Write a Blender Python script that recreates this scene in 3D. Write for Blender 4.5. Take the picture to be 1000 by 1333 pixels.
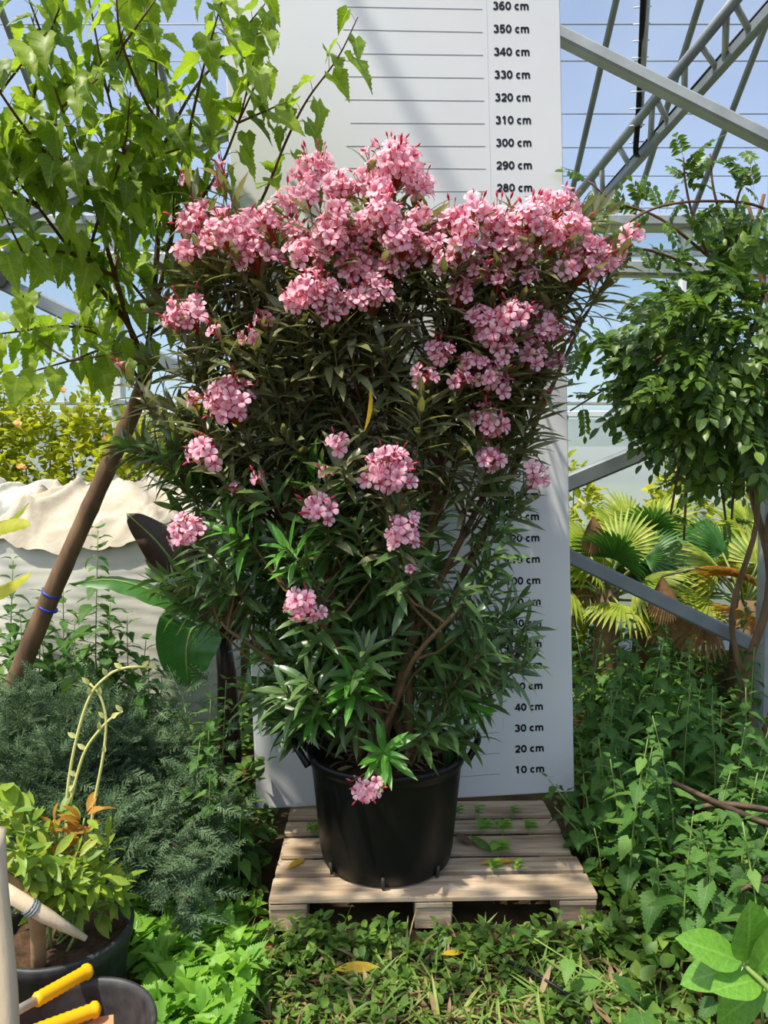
import bpy, math, random
import numpy as np
from mathutils import Vector, Matrix, noise

random.seed(7)
rng = random.Random(11)
for o in list(bpy.data.objects):
    bpy.data.objects.remove(o)
SC = bpy.context.scene
COL = SC.collection

# ------------------------------------------------------------------ camera
CZ, F, PITCH = 1.70, 963.0, -0.0541
cam = bpy.data.cameras.new('camera'); camo = bpy.data.objects.new('camera', cam); COL.objects.link(camo)
cam.sensor_fit = 'VERTICAL'; cam.sensor_height = 36.0; cam.lens = 36.0 * F / 1333.0
cam.clip_start = 0.05; cam.clip_end = 400
camo.location = (0, 0, CZ); camo.rotation_euler = (math.pi / 2 + PITCH, 0, 0)
SC.camera = camo

# ------------------------------------------------------------------ light
SUNDIR = Vector((-0.38, -0.27, 0.88)).normalized()      # points to the sun
world = bpy.data.worlds.new('sky'); SC.world = world; world.use_nodes = True
wn = world.node_tree.nodes; wl = world.node_tree.links
sky = wn.new('ShaderNodeTexSky'); sky.sky_type = 'NISHITA'; sky.sun_disc = False
sky.sun_elevation = math.asin(SUNDIR.z); sky.sun_rotation = math.atan2(SUNDIR.x, SUNDIR.y)
sky.air_density = 1.0; sky.dust_density = 1.8; sky.ozone_density = 1.0
bgn = [n for n in wn if n.type == 'BACKGROUND'][0]
wl.new(sky.outputs['Color'], bgn.inputs['Color']); bgn.inputs['Strength'].default_value = 0.21
sun = bpy.data.lights.new('sun_offscreen', 'SUN'); suno = bpy.data.objects.new('sun_offscreen', sun); COL.objects.link(suno)
sun.energy = 6.8; sun.angle = 0.02; sun.color = (1.0, 0.93, 0.80)
suno.rotation_euler = SUNDIR.to_track_quat('Z', 'Y').to_euler(); suno.location = (-3, -2, 9)
SC.view_settings.view_transform = 'Standard'; SC.view_settings.look = 'None'
SC.view_settings.gamma = 1.0; SC.view_settings.use_curve_mapping = False
SC.view_settings.exposure = 0.12

# ------------------------------------------------------------------ helpers
def ray(px, py):
    u = (666.5 - py) / F; x = (px - 500) / F; c, s = math.cos(PITCH), math.sin(PITCH)
    return x, c - u * s, s + u * c
def at(px, py, Y):                      # world point seen at a photo position, Y metres into the scene
    r = ray(px, py); t = Y / r[1]
    return Vector((r[0] * t, Y, CZ + r[2] * t))
def onz(px, py, z):
    r = ray(px, py); t = (z - CZ) / r[2]
    return Vector((r[0] * t, r[1] * t, z))
def srgb(r, g, b):
    f = lambda c: (c / 255 / 12.92) if c < 10.3 else ((c / 255 + 0.055) / 1.055) ** 2.4
    return (f(r), f(g), f(b), 1)
def U(a, b): return rng.uniform(a, b)
def V3(*a): return Vector(a)
def rdir():
    while True:
        v = Vector((U(-1, 1), U(-1, 1), U(-1, 1)))
        if 0.05 < v.length < 1: return v.normalized()

class Geo:
    """verts, faces, per-vertex uv"""
    def __init__(s, v=None, f=None, uv=None):
        s.v = np.array(v if v is not None else np.zeros((0, 3)), dtype=float).reshape(-1, 3)
        s.f = list(f or [])
        s.uv = np.array(uv if uv is not None else np.zeros((len(s.v), 2)), dtype=float).reshape(-1, 2)
class Join:
    """collects transformed Geos into one mesh"""
    def __init__(s): s.V = []; s.UV = []; s.LI = []; s.LT = []; s.MI = []; s.n = 0; s.cache = {}
    def add(s, g, M=None, mi=0):
        key = id(g)
        if key not in s.cache:
            s.cache[key] = (np.array([i for f in g.f for i in f], dtype=np.int64), np.array([len(f) for f in g.f], dtype=np.int64), g)
        li, lt, _ = s.cache[key]
        v = g.v
        if M is not None:
            A = np.array(M); v = v @ A[:3, :3].T + A[:3, 3]
        s.V.append(v); s.UV.append(g.uv); s.LI.append(li + s.n); s.LT.append(lt)
        s.MI.append(np.full(len(lt), mi)); s.n += len(v)
    def mesh(s, name, mats, smooth=True):
        if any(getattr(c[2], 'flat', False) for c in s.cache.values()): smooth = False
        me = bpy.data.meshes.new(name)
        if s.n:
            V = np.concatenate(s.V); UVv = np.concatenate(s.UV); LI = np.concatenate(s.LI); LT = np.concatenate(s.LT); MI = np.concatenate(s.MI)
            me.vertices.add(len(V)); me.vertices.foreach_set('co', V.ravel())
            me.loops.add(len(LI)); me.loops.foreach_set('vertex_index', LI)
            me.polygons.add(len(LT)); me.polygons.foreach_set('loop_start', np.concatenate([[0], np.cumsum(LT)[:-1]]))
            me.polygons.foreach_set('loop_total', LT)
            me.polygons.foreach_set('material_index', MI)
            me.polygons.foreach_set('use_smooth', np.full(len(LT), smooth))
            uvl = me.uv_layers.new(name='UVMap'); uvl.data.foreach_set('uv', UVv[LI].ravel())
            me.update(calc_edges=True); me.validate()
        for m in (mats if isinstance(mats, (list, tuple)) else [mats]): me.materials.append(m)
        return me
def gmesh(name, geo, mats, smooth=True):
    j = Join()
    for g in (geo if isinstance(geo, list) else [geo]): j.add(g)
    return j.mesh(name, mats, smooth)

W = {}                                   # world matrices of what was made
def put(name, data, M=None, parent=None, label=None, cat=None, group=None, kind=None):
    o = bpy.data.objects.new(name, data); COL.objects.link(o)
    M = M.copy() if M is not None else (Matrix.Translation(W[parent.name].translation) if parent else Matrix())
    W[o.name] = M
    if parent:
        o.parent = parent; o.matrix_local = W[parent.name].inverted() @ M
    else:
        o.matrix_local = M
    if label: o['label'] = label
    if cat: o['category'] = cat
    if group: o['group'] = group
    if kind: o['kind'] = kind
    return o
def thing(name, label, cat, loc, group=None, kind=None):
    o = put(name, None, Matrix.Translation(loc), None, label, cat, group, kind)
    o.empty_display_size = 0.05
    return o
def wput(name, join, mats, parent=None, smooth=True, **k):
    """mesh given in world coordinates: move its origin to the parent's or to its own base"""
    g = join if isinstance(join, Join) else None
    if g is None:
        g = Join()
        for q in (join if isinstance(join, list) else [join]): g.add(q)
    me = g.mesh(name, mats, smooth)
    if parent: loc = W[parent.name].translation
    else:
        V = np.concatenate(g.V); loc = Vector(((V[:, 0].min() + V[:, 0].max()) / 2, (V[:, 1].min() + V[:, 1].max()) / 2, V[:, 2].min()))
    me.transform(Matrix.Translation(-loc))
    return put(name, me, Matrix.Translation(loc), parent, **k)

def frame(pos, d, nrm=(0, 0, 1), s=1.0, sx=None, roll=0.0):
    """matrix: +Y along d, +Z close to nrm"""
    y = Vector(d).normalized(); z = Vector(nrm); z = z - y * z.dot(y)
    if z.length < 1e-4: z = y.orthogonal()
    z.normalize(); x = y.cross(z)
    if roll:
        R = Matrix.Rotation(roll, 3, y); x = R @ x; z = R @ z
    sx = s if sx is None else sx
    return Matrix(((x.x * sx, y.x * s, z.x * s, pos[0]), (x.y * sx, y.y * s, z.y * s, pos[1]), (x.z * sx, y.z * s, z.z * s, pos[2]), (0, 0, 0, 1)))

def tube(pts, rad, n=6, cap=True):
    pts = [Vector(p) for p in pts]; m = len(pts)
    if not hasattr(rad, '__len__'): rad = [rad] * m
    elif len(rad) == 2 and m != 2: rad = [rad[0] + (rad[1] - rad[0]) * i / (m - 1) for i in range(m)]
    V = []; UVs = []; fs = []; prev = None; L = 0
    for i, p in enumerate(pts):
        t = (pts[min(i + 1, m - 1)] - pts[max(i - 1, 0)])
        t = t.normalized() if t.length > 1e-9 else Vector((0, 0, 1))
        a = (prev - t * prev.dot(t)) if prev is not None else t.orthogonal()
        if a.length < 1e-6: a = t.orthogonal()
        a.normalize(); b = t.cross(a); prev = a
        if i: L += (p - pts[i - 1]).length
        for k in range(n):
            w = 2 * math.pi * k / n
            V.append(p + (a * math.cos(w) + b * math.sin(w)) * rad[i]); UVs.append((k / n, L))
    for i in range(m - 1):
        for k in range(n):
            k2 = (k + 1) % n
            fs.append((i * n + k, i * n + k2, (i + 1) * n + k2, (i + 1) * n + k))
    if cap:
        fs.append(tuple(range(n - 1, -1, -1))); fs.append(tuple((m - 1) * n + k for k in range(n)))
    return Geo([tuple(v) for v in V], fs, UVs)
def smooth_path(pts, k=4):
    """Catmull-Rom through pts"""
    P = [Vector(p) for p in pts]; P = [P[0] * 2 - P[1]] + P + [P[-1] * 2 - P[-2]]
    out = []
    for i in range(1, len(P) - 2):
        a, b, c, d = P[i - 1:i + 3]
        for j in range(k):
            t = j / k
            out.append(0.5 * ((2 * b) + (c - a) * t + (2 * a - 5 * b + 4 * c - d) * t * t + (3 * b - a - 3 * c + d) * t ** 3))
    out.append(P[-2]); return out
def box(x0, x1, y0, y1, z0, z1, bev=0.0, jit=0.0):
    if bev <= 0:
        v = [(x, y, z) for x in (x0, x1) for y in (y0, y1) for z in (z0, z1)]
        return Geo(v, [(0, 1, 3, 2), (4, 6, 7, 5), (0, 4, 5, 1), (2, 3, 7, 6), (0, 2, 6, 4), (1, 5, 7, 3)])
    b = bev; rings = []
    v = []
    for z, e in ((z0, b), (z0 + b, 0), (z1 - b, 0), (z1, b)):
        pts = [(x0 + e + b * (e == 0), y0 + e), (x1 - e - b * (e == 0), y0 + e), (x1 - e, y0 + e + b * (e == 0)), (x1 - e, y1 - e - b * (e == 0)),
               (x1 - e - b * (e == 0), y1 - e), (x0 + e + b * (e == 0), y1 - e), (x0 + e, y1 - e - b * (e == 0)), (x0 + e, y0 + e + b * (e == 0))]
        for p in pts: v.append((p[0] + U(-jit, jit), p[1] + U(-jit, jit), z + U(-jit, jit)))
    f = []
    for r in range(3):
        for k in range(8):
            f.append((r * 8 + k, r * 8 + (k + 1) % 8, (r + 1) * 8 + (k + 1) % 8, (r + 1) * 8 + k))
    f.append(tuple(range(7, -1, -1))); f.append(tuple(24 + k for k in range(8)))
    return Geo(v, f)
def beam(A, B, w, h, up=(0, 0, 1), lip=True):
    """box-section steel member from A to B: w across, h along up, with rounded corners"""
    A = Vector(A); B = Vector(B); t = (B - A).normalized(); u = Vector(up); u = (u - t * u.dot(t)).normalized(); s = t.cross(u)
    c = min(w, h) * 0.16
    sec = [(-w / 2 + c, -h / 2), (w / 2 - c, -h / 2), (w / 2, -h / 2 + c), (w / 2, h / 2 - c), (w / 2 - c, h / 2), (-w / 2 + c, h / 2), (-w / 2, h / 2 - c), (-w / 2, -h / 2 + c)]
    V = [tuple(P + s * a + u * b) for P in (A, B) for a, b in sec]
    f = [(k, (k + 1) % 8, 8 + (k + 1) % 8, 8 + k) for k in range(8)] + [tuple(range(7, -1, -1)), tuple(range(8, 16))]
    g = Geo(V, f); g.flat = True
    return g
def lathe(prof, n=48):
    V = []; f = []; UVs = []
    for i, (r, z) in enumerate(prof):
        for k in range(n):
            a = 2 * math.pi * k / n; V.append((r * math.cos(a), r * math.sin(a), z)); UVs.append((k / n, i / len(prof)))
    for i in range(len(prof) - 1):
        for k in range(n):
            f.append((i * n + k, i * n + (k + 1) % n, (i + 1) * n + (k + 1) % n, (i + 1) * n + k))
    return Geo(V, f, UVs)

def leaf(prof, n=5, fold=0.3, droop=0.25, edge=None, teeth=0.0, wave=0.0, twist=0.0):
    """blade along +Y, length 1, upper side +Z; uv u=-1..1 across, v along"""
    V = []; UVs = []; f = []; rows = []
    for i in range(n + 1):
        v = i / n; w = prof(v)
        if teeth and 0 < i < n: w *= (1 + teeth * (0.5 if i % 2 else -0.5))
        z = -droop * v * v; y = math.sqrt(max(0.05, 1 - (droop * v) ** 2)) * v if droop else v
        ye = y + (edge(v) if edge else 0) + (teeth * 0.25 if (teeth and i % 2) else 0)
        ct, st = math.cos(twist * v), math.sin(twist * v)
        idx = len(V)
        if w < 1e-4:
            V.append((0, y, z)); UVs.append((0, v)); rows.append((idx,))
        else:
            zz = fold * w; wv = wave * math.sin(v * 17) * w
            for sgn in (-1, 0, 1):
                xx = sgn * w; z2 = (zz + wv * sgn if sgn else 0)
                V.append((xx * ct - z2 * st, ye if sgn else y, z + z2 * ct + xx * st)); UVs.append((sgn, v))
            rows.append((idx, idx + 1, idx + 2))
    for a, b in zip(rows, rows[1:]):
        if len(a) == 1 and len(b) == 3: f += [(a[0], b[1], b[0]), (a[0], b[2], b[1])]
        elif len(a) == 3 and len(b) == 1: f += [(a[0], a[1], b[0]), (a[1], a[2], b[0])]
        elif len(a) == 3: f += [(a[0], a[1], b[1], b[0]), (a[1], a[2], b[2], b[1])]
    return Geo(V, f, UVs)
lanc = lambda wd: (lambda v: 0 if v >= 1 else wd * (0.12 + 0.88 * math.sin(math.pi * min(1, v * 0.97 + 0.03)) ** 0.9) if v > 0 else wd * 0.1)
elli = lambda wd: (lambda v: 0 if (v <= 0 or v >= 1) else wd * math.sin(math.pi * v ** 0.9) ** 0.8)
ovat = lambda wd: (lambda v: 0 if v >= 1 else wd * ((1 - v) ** 0.85) * (0.55 + 2.6 * v ** 0.75) * 0.8 if v > 0 else wd * 0.28)

OLE = [leaf(lanc(0.098), 4, 0.3, d) for d in (0.05, 0.2, 0.38)]
mulp = lambda v: 0 if v >= 1 else (0.16 if v <= 0 else 0.40 * min(1, (v + 0.12) / 0.3) ** 0.7 * max(0.0, 1 - max(0, v - 0.22) / 0.78) ** 1.05)
netp = lambda v: 0 if v >= 1 else (0.12 if v <= 0 else 0.36 * min(1, (v + 0.08) / 0.28) ** 0.6 * max(0.0, 1 - max(0, v - 0.2) / 0.8) ** 0.95)
cord = lambda v: -0.16 * (1 - v) ** 5
MUL = [leaf(mulp, 20, fo, d, cord, 0.11, wv) for fo, d, wv in ((0.25, 0.15, 0.1), (0.4, 0.35, 0.15), (0.12, 0.5, 0.2), (0.55, 0.25, 0.1))]
NET = [leaf(netp, 22, fo, d, cord, 0.2, 0.05) for fo, d in ((0.2, 0.25), (0.35, 0.45), (0.1, 0.1))]
LAU = [leaf(elli(0.24), 9, fo, d, None, 0, 0.03) for fo, d in ((0.2, 0.12), (0.3, 0.25))]
OVA = [leaf(ovat(0.33), 4, fo, d) for fo, d in ((0.25, 0.2), (0.4, 0.4), (0.1, 0.1))]
ELS = [leaf(elli(0.25), 4, fo, d) for fo, d in ((0.25, 0.2), (0.4, 0.4))]
NAN = [leaf(lanc(0.17), 4, fo, d) for fo, d in ((0.3, 0.15), (0.4, 0.35))]
BLA = [leaf(lanc(0.035), 4, 0.4, d) for d in (0.1, 0.4, 0.7)]

# ------------------------------------------------------------------ materials
def nodes(name):
    m = bpy.data.materials.new(name); m.use_nodes = True; nt = m.node_tree
    for n in list(nt.nodes): nt.nodes.remove(n)
    out = nt.nodes.new('ShaderNodeOutputMaterial')
    return m, nt, out
def ramp(nt, stops):
    r = nt.nodes.new('ShaderNodeValToRGB'); e = r.color_ramp.elements
    while len(e) < len(stops): e.new(0.5)
    for i, (p, c) in enumerate(stops): e[i].position = p; e[i].color = c
    return r
def math_n(nt, op, a=None, b=None, c=None):
    n = nt.nodes.new('ShaderNodeMath'); n.operation = op
    for i, x in enumerate((a, b, c)):
        if x is None: continue
        if isinstance(x, (int, float)): n.inputs[i].default_value = x
        else: nt.links.new(x, n.inputs[i])
    return n.outputs[0]
def mixc(nt, fac, a, b, blend='MIX'):
    n = nt.nodes.new('ShaderNodeMix'); n.data_type = 'RGBA'; n.blend_type = blend
    for s, x in (('Factor', fac), ('A', a), ('B', b)):
        sock = [q for q in n.inputs if q.name == s and (q.type == ('VALUE' if s == 'Factor' else 'RGBA'))][0]
        if isinstance(x, (int, float, tuple)): sock.default_value = x
        else: nt.links.new(x, sock)
    return [q for q in n.outputs if q.type == 'RGBA'][0]
def leafmat(name, cols, trans=0.35, rough=0.42, veins=0.0, vcol=None, vn=7, spec=0.4, boost=1.6):
    m, nt, out = nodes(name); L = nt.links
    g = nt.nodes.new('ShaderNodeNewGeometry'); oi = nt.nodes.new('ShaderNodeObjectInfo')
    r = math_n(nt, 'FRACT', math_n(nt, 'ADD', g.outputs['Random Per Island'], oi.outputs['Random']))
    k = len(cols); rp = ramp(nt, [(i / max(1, k - 1), c) for i, c in enumerate(cols)]); L.new(r, rp.inputs[0])
    col = rp.outputs[0]
    tc = nt.nodes.new('ShaderNodeTexCoord'); nz = nt.nodes.new('ShaderNodeTexNoise'); nz.inputs['Scale'].default_value = 22
    L.new(tc.outputs['Object'], nz.inputs['Vector'])
    hs = nt.nodes.new('ShaderNodeHueSaturation'); L.new(col, hs.inputs['Color'])
    L.new(math_n(nt, 'MULTIPLY_ADD', nz.outputs[0], 0.7, 0.65), hs.inputs['Value']); col = hs.outputs[0]
    if veins:
        uv = nt.nodes.new('ShaderNodeUVMap'); uv.uv_map = 'UVMap'; sp = nt.nodes.new('ShaderNodeSeparateXYZ'); L.new(uv.outputs[0], sp.inputs[0])
        au = math_n(nt, 'ABSOLUTE', sp.outputs[0])
        mid = math_n(nt, 'LESS_THAN', au, 0.07)
        sv = math_n(nt, 'FRACT', math_n(nt, 'MULTIPLY', math_n(nt, 'SUBTRACT', sp.outputs[1], math_n(nt, 'MULTIPLY', au, 0.22)), float(vn)))
        side = math_n(nt, 'MULTIPLY', math_n(nt, 'LESS_THAN', sv, 0.12), 0.55)
        vf = math_n(nt, 'MULTIPLY', math_n(nt, 'MAXIMUM', mid, side), veins)
        col = mixc(nt, vf, col, vcol or srgb(190, 205, 120))
    p = nt.nodes.new('ShaderNodeBsdfPrincipled'); L.new(col, p.inputs['Base Color']); p.inputs['Roughness'].default_value = rough
    p.inputs['Specular IOR Level'].default_value = spec
    t = nt.nodes.new('ShaderNodeBsdfTranslucent')
    L.new(mixc(nt, 1.0, col, (boost, boost * 1.02, boost * 0.55, 1), 'MULTIPLY'), t.inputs['Color'])
    mx = nt.nodes.new('ShaderNodeMixShader'); mx.inputs[0].default_value = trans
    L.new(p.outputs[0], mx.inputs[1]); L.new(t.outputs[0], mx.inputs[2]); L.new(mx.outputs[0], out.inputs[0])
    return m
def plain(name, c1, c2=None, scale=8, rough=0.6, metal=0.0, spec=0.4, bump=0.0, stretch=(1, 1, 1), detail=6, coord='Object', c3=None):
    m, nt, out = nodes(name); L = nt.links
    p = nt.nodes.new('ShaderNodeBsdfPrincipled'); p.inputs['Roughness'].default_value = rough; p.inputs['Metallic'].default_value = metal
    p.inputs['Specular IOR Level'].default_value = spec
    tc = nt.nodes.new('ShaderNodeTexCoord'); mp = nt.nodes.new('ShaderNodeMapping'); mp.inputs['Scale'].default_value = stretch
    L.new(tc.outputs[coord], mp.inputs[0])
    nz = nt.nodes.new('ShaderNodeTexNoise'); nz.inputs['Scale'].default_value = scale; nz.inputs['Detail'].default_value = detail
    L.new(mp.outputs[0], nz.inputs['Vector'])
    if c2:
        st = [(0.3, c1), (0.7, c2)] if not c3 else [(0.25, c1), (0.55, c2), (0.8, c3)]
        rp = ramp(nt, st); L.new(nz.outputs[0], rp.inputs[0]); L.new(rp.outputs[0], p.inputs['Base Color'])
    else: p.inputs['Base Color'].default_value = c1
    if bump:
        b = nt.nodes.new('ShaderNodeBump'); b.inputs['Strength'].default_value = bump; b.inputs['Distance'].default_value = 0.02
        L.new(nz.outputs[0], b.inputs['Height']); L.new(b.outputs[0], p.inputs['Normal'])
    L.new(p.outputs[0], out.inputs[0]); return m
def film(name, fac, tint, scale=1.2):
    m, nt, out = nodes(name); L = nt.links
    tr = nt.nodes.new('ShaderNodeBsdfTransparent'); tr.inputs[0].default_value = tint
    df = nt.nodes.new('ShaderNodeBsdfTranslucent'); df.inputs[0].default_value = (0.92, 0.92, 0.92, 1)
    dd = nt.nodes.new('ShaderNodeBsdfDiffuse'); dd.inputs[0].default_value = (0.8, 0.83, 0.86, 1)
    m2 = nt.nodes.new('ShaderNodeMixShader'); m2.inputs[0].default_value = 0.4; L.new(df.outputs[0], m2.inputs[1]); L.new(dd.outputs[0], m2.inputs[2])
    tc = nt.nodes.new('ShaderNodeTexCoord'); nz = nt.nodes.new('ShaderNodeTexNoise'); nz.inputs['Scale'].default_value = scale; nz.inputs['Detail'].default_value = 5
    L.new(tc.outputs['Object'], nz.inputs['Vector'])
    mx = nt.nodes.new('ShaderNodeMixShader'); L.new(math_n(nt, 'MULTIPLY', math_n(nt, 'MULTIPLY_ADD', nz.outputs[0], 1.2, 0.4), fac), mx.inputs[0])
    L.new(tr.outputs[0], mx.inputs[1]); L.new(m2.outputs[0], mx.inputs[2]); L.new(mx.outputs[0], out.inputs[0]); return m

M_ole = leafmat('oleander leaf olive', [srgb(92, 98, 60), srgb(122, 124, 84), srgb(104, 112, 70), srgb(150, 148, 110)], 0.25, 0.33, 0.5, srgb(150, 158, 110), 1, 0.75)
M_oleg = leafmat('oleander leaf green', [srgb(66, 94, 48), srgb(88, 118, 62), srgb(76, 106, 58), srgb(112, 142, 78)], 0.26, 0.33, 0.5, srgb(140, 165, 100), 1, 0.75)
M_oley = leafmat('oleander leaf young', [srgb(70, 130, 45), srgb(96, 156, 56), srgb(80, 140, 50)], 0.3, 0.34, 0.5, srgb(170, 200, 110), 1, 0.5)
M_yel = leafmat('yellowed leaf', [srgb(200, 160, 30), srgb(215, 180, 50), srgb(180, 150, 60)], 0.3, 0.5)
M_mul = leafmat('mulberry leaf', [srgb(96, 124, 32), srgb(126, 152, 44), srgb(150, 172, 54), srgb(110, 138, 40)], 0.48, 0.45, 0.45, srgb(175, 195, 95), 7)
M_vin = leafmat('vine leaf', [srgb(62, 90, 32), srgb(84, 114, 42), srgb(72, 102, 38), srgb(114, 142, 54)], 0.32, 0.4, 0.3, srgb(140, 165, 90), 6)
M_net = leafmat('nettle leaf', [srgb(60, 98, 40), srgb(78, 118, 50), srgb(68, 108, 46), srgb(104, 140, 62)], 0.28, 0.55, 0.35, srgb(120, 155, 90), 7, 0.3)
M_weed = leafmat('weed leaf', [srgb(72, 106, 40), srgb(98, 132, 50), srgb(84, 118, 46), srgb(128, 152, 64)], 0.3, 0.5)
M_weedy = leafmat('bright weed leaf', [srgb(96, 146, 50), srgb(130, 176, 60), srgb(112, 160, 54)], 0.35, 0.5)
M_bush = leafmat('sunlit bush leaf', [srgb(130, 146, 38), srgb(172, 176, 46), srgb(150, 160, 42), srgb(196, 192, 60)], 0.4, 0.5)
M_lau = leafmat('laurel leaf', [srgb(98, 150, 52), srgb(114, 166, 62)], 0.3, 0.3, 0.3, srgb(160, 205, 100), 6, 0.5)
M_jun = leafmat('juniper needles', [srgb(76, 102, 70), srgb(98, 122, 86), srgb(88, 112, 80), srgb(122, 144, 106)], 0.15, 0.7, 0, None, 1, 0.2)
M_palm = leafmat('palm blade', [srgb(116, 142, 46), srgb(160, 174, 64), srgb(138, 160, 54), srgb(190, 190, 90)], 0.35, 0.42)
M_palmd = leafmat('palm blade green', [srgb(50, 96, 40), srgb(74, 120, 50)], 0.3, 0.4)
M_palmb = leafmat('dry palm blade', [srgb(150, 112, 74), srgb(172, 136, 94), srgb(128, 90, 58)], 0.2, 0.7)
M_palmo = leafmat('scorched palm blade', [srgb(110, 120, 40), srgb(190, 130, 40), srgb(150, 80, 36)], 0.3, 0.5)
M_ban = leafmat('banana leaf', [srgb(60, 112, 48), srgb(70, 122, 54)], 0.3, 0.35, 0.35, srgb(120, 160, 80), 26)
M_banb = leafmat('bronze banana leaf', [srgb(52, 34, 26), srgb(66, 44, 30)], 0.15, 0.4, 0.25, srgb(90, 60, 40), 26)
M_nan = leafmat('nandina leaf', [srgb(120, 150, 48), srgb(150, 172, 62), srgb(104, 140, 50), srgb(170, 176, 70)], 0.35, 0.45)
M_nano = leafmat('orange young leaf', [srgb(190, 120, 44), srgb(170, 132, 50), srgb(204, 140, 60)], 0.4, 0.5)
M_litter = leafmat('dead leaf', [srgb(140, 116, 84), srgb(166, 144, 108), srgb(104, 80, 56), srgb(182, 164, 126)], 0.15, 0.7)
M_grass = leafmat('grass blade', [srgb(92, 130, 50), srgb(120, 150, 66), srgb(150, 156, 84)], 0.3, 0.5)
M_bark = plain('mulberry bark', srgb(92, 70, 50), srgb(132, 104, 76), 14, 0.85, bump=0.4, stretch=(1, 1, 0.3))
M_twig = plain('brown twig', srgb(86, 58, 40), srgb(120, 84, 56), 20, 0.75)
M_ostem = plain('oleander stem', srgb(88, 72, 48), srgb(128, 100, 66), 18, 0.75, bump=0.2)
M_gstem = plain('green stem', srgb(110, 138, 66), srgb(140, 162, 84), 20, 0.6)
M_ystem = plain('pale yellow shoot', srgb(196, 196, 110), srgb(214, 210, 140), 20, 0.6)
M_rstem = plain('reddish flower stalk', srgb(168, 84, 44), srgb(190, 70, 56), 30, 0.6)
M_steel = plain('galvanised steel', srgb(142, 148, 146), srgb(176, 180, 176), 6, 0.5, 0.25, 0.5, 0.05)
M_steelg = plain('weathered grey steel', srgb(112, 120, 124), srgb(140, 148, 150), 4, 0.5, 0.2, 0.5)
M_white = plain('white painted rail', srgb(205, 210, 212), srgb(222, 225, 225), 5, 0.5)
M_board = plain('white board', srgb(216, 216, 215), srgb(222, 222, 220), 1.6, 0.45, 0, 0.35, 0.0)
M_ink = plain('black ink', (0.006, 0.006, 0.012, 1), rough=0.5)
M_line = plain('pen line', srgb(120, 120, 122), rough=0.6)
M_pot = plain('black plastic', (0.004, 0.004, 0.004, 1), (0.007, 0.007, 0.007, 1), 5, 0.4, 0, 0.28, 0.03)
M_potg = plain('dusty grey plastic', (0.02, 0.021, 0.022, 1), (0.05, 0.05, 0.05, 1), 30, 0.5, 0, 0.4)
M_soil = plain('soil', srgb(58, 44, 32), srgb(92, 72, 54), 30, 0.95, 0, 0.1, 0.8)
M_ground = plain('ground soil', srgb(52, 42, 30), srgb(84, 70, 48), 7, 0.95, 0, 0.1, 0.8, c3=srgb(70, 74, 40))
M_wood = plain('pallet wood', srgb(140, 116, 92), srgb(190, 168, 140), 7, 0.85, 0, 0.2, 0.3, (0.6, 5, 5), c3=srgb(206, 188, 162), detail=10)
M_stake = plain('bleached stake', srgb(188, 168, 138), srgb(212, 196, 168), 10, 0.8, 0, 0.2, 0.2, (3, 3, 0.4))
M_stakeb = plain('brown stake', srgb(138, 108, 76), srgb(170, 138, 100), 12, 0.8, 0, 0.2, 0.3)
M_bag = plain('woven white bag', srgb(196, 192, 178), srgb(214, 210, 198), 4, 0.8, 0, 0.2, 0.1)
M_bagtop = plain('crumpled cream cloth', srgb(180, 168, 146), srgb(202, 192, 174), 9, 0.85, 0, 0.15, 0.6)
M_terra = plain('terracotta', srgb(196, 132, 90), srgb(214, 156, 112), 9, 0.85)
M_yplast = plain('yellow plastic', srgb(238, 176, 12), rough=0.4)
M_metal = plain('pale metal', srgb(190, 184, 172), rough=0.4, metal=0.4)
M_rust = plain('rusty steel', srgb(78, 54, 42), srgb(110, 78, 58), 20, 0.85)
M_blk = plain('black cable', (0.01, 0.01, 0.01, 1), rough=0.5)
M_blue = plain('blue tie', srgb(38, 70, 190), rough=0.5)
M_film = film('greenhouse film', 0.17, (0.96, 0.97, 0.98, 1))
M_filmw = film('clouded wall film', 0.34, (0.88, 0.93, 0.97, 1), 0.8)
M_panel = film('milky base panel', 0.8, (0.85, 0.88, 0.9, 1), 0.6)
def petalmat():
    m, nt, out = nodes('oleander petal'); L = nt.links
    g = nt.nodes.new('ShaderNodeNewGeometry'); oi = nt.nodes.new('ShaderNodeObjectInfo')
    r = math_n(nt, 'FRACT', math_n(nt, 'ADD', g.outputs['Random Per Island'], oi.outputs['Random']))
    uv = nt.nodes.new('ShaderNodeUVMap'); uv.uv_map = 'UVMap'; sp = nt.nodes.new('ShaderNodeSeparateXYZ'); L.new(uv.outputs[0], sp.inputs[0])
    rp = ramp(nt, [(0.0, srgb(214, 60, 96)), (0.22, srgb(238, 110, 150)), (0.5, srgb(252, 184, 200)), (1.0, srgb(255, 212, 220))]); L.new(sp.outputs[1], rp.inputs[0])
    rp2 = ramp(nt, [(0.0, srgb(246, 140, 176)), (0.25, srgb(252, 190, 208)), (0.7, srgb(254, 216, 226)), (1.0, srgb(246, 160, 190))]); L.new(r, rp2.inputs[0])
    col = mixc(nt, 0.45, rp.outputs[0], rp2.outputs[0])
    p = nt.nodes.new('ShaderNodeBsdfPrincipled'); L.new(col, p.inputs['Base Color']); p.inputs['Roughness'].default_value = 0.55; p.inputs['Specular IOR Level'].default_value = 0.25
    t = nt.nodes.new('ShaderNodeBsdfTranslucent'); L.new(col, t.inputs['Color'])
    mx = nt.nodes.new('ShaderNodeMixShader'); mx.inputs[0].default_value = 0.35
    L.new(p.outputs[0], mx.inputs[1]); L.new(t.outputs[0], mx.inputs[2]); L.new(mx.outputs[0], out.inputs[0]); return m
M_petal = petalmat()
M_bud = leafmat('oleander bud', [srgb(196, 36, 70), srgb(214, 70, 110), srgb(180, 50, 60)], 0.2, 0.5)
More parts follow.
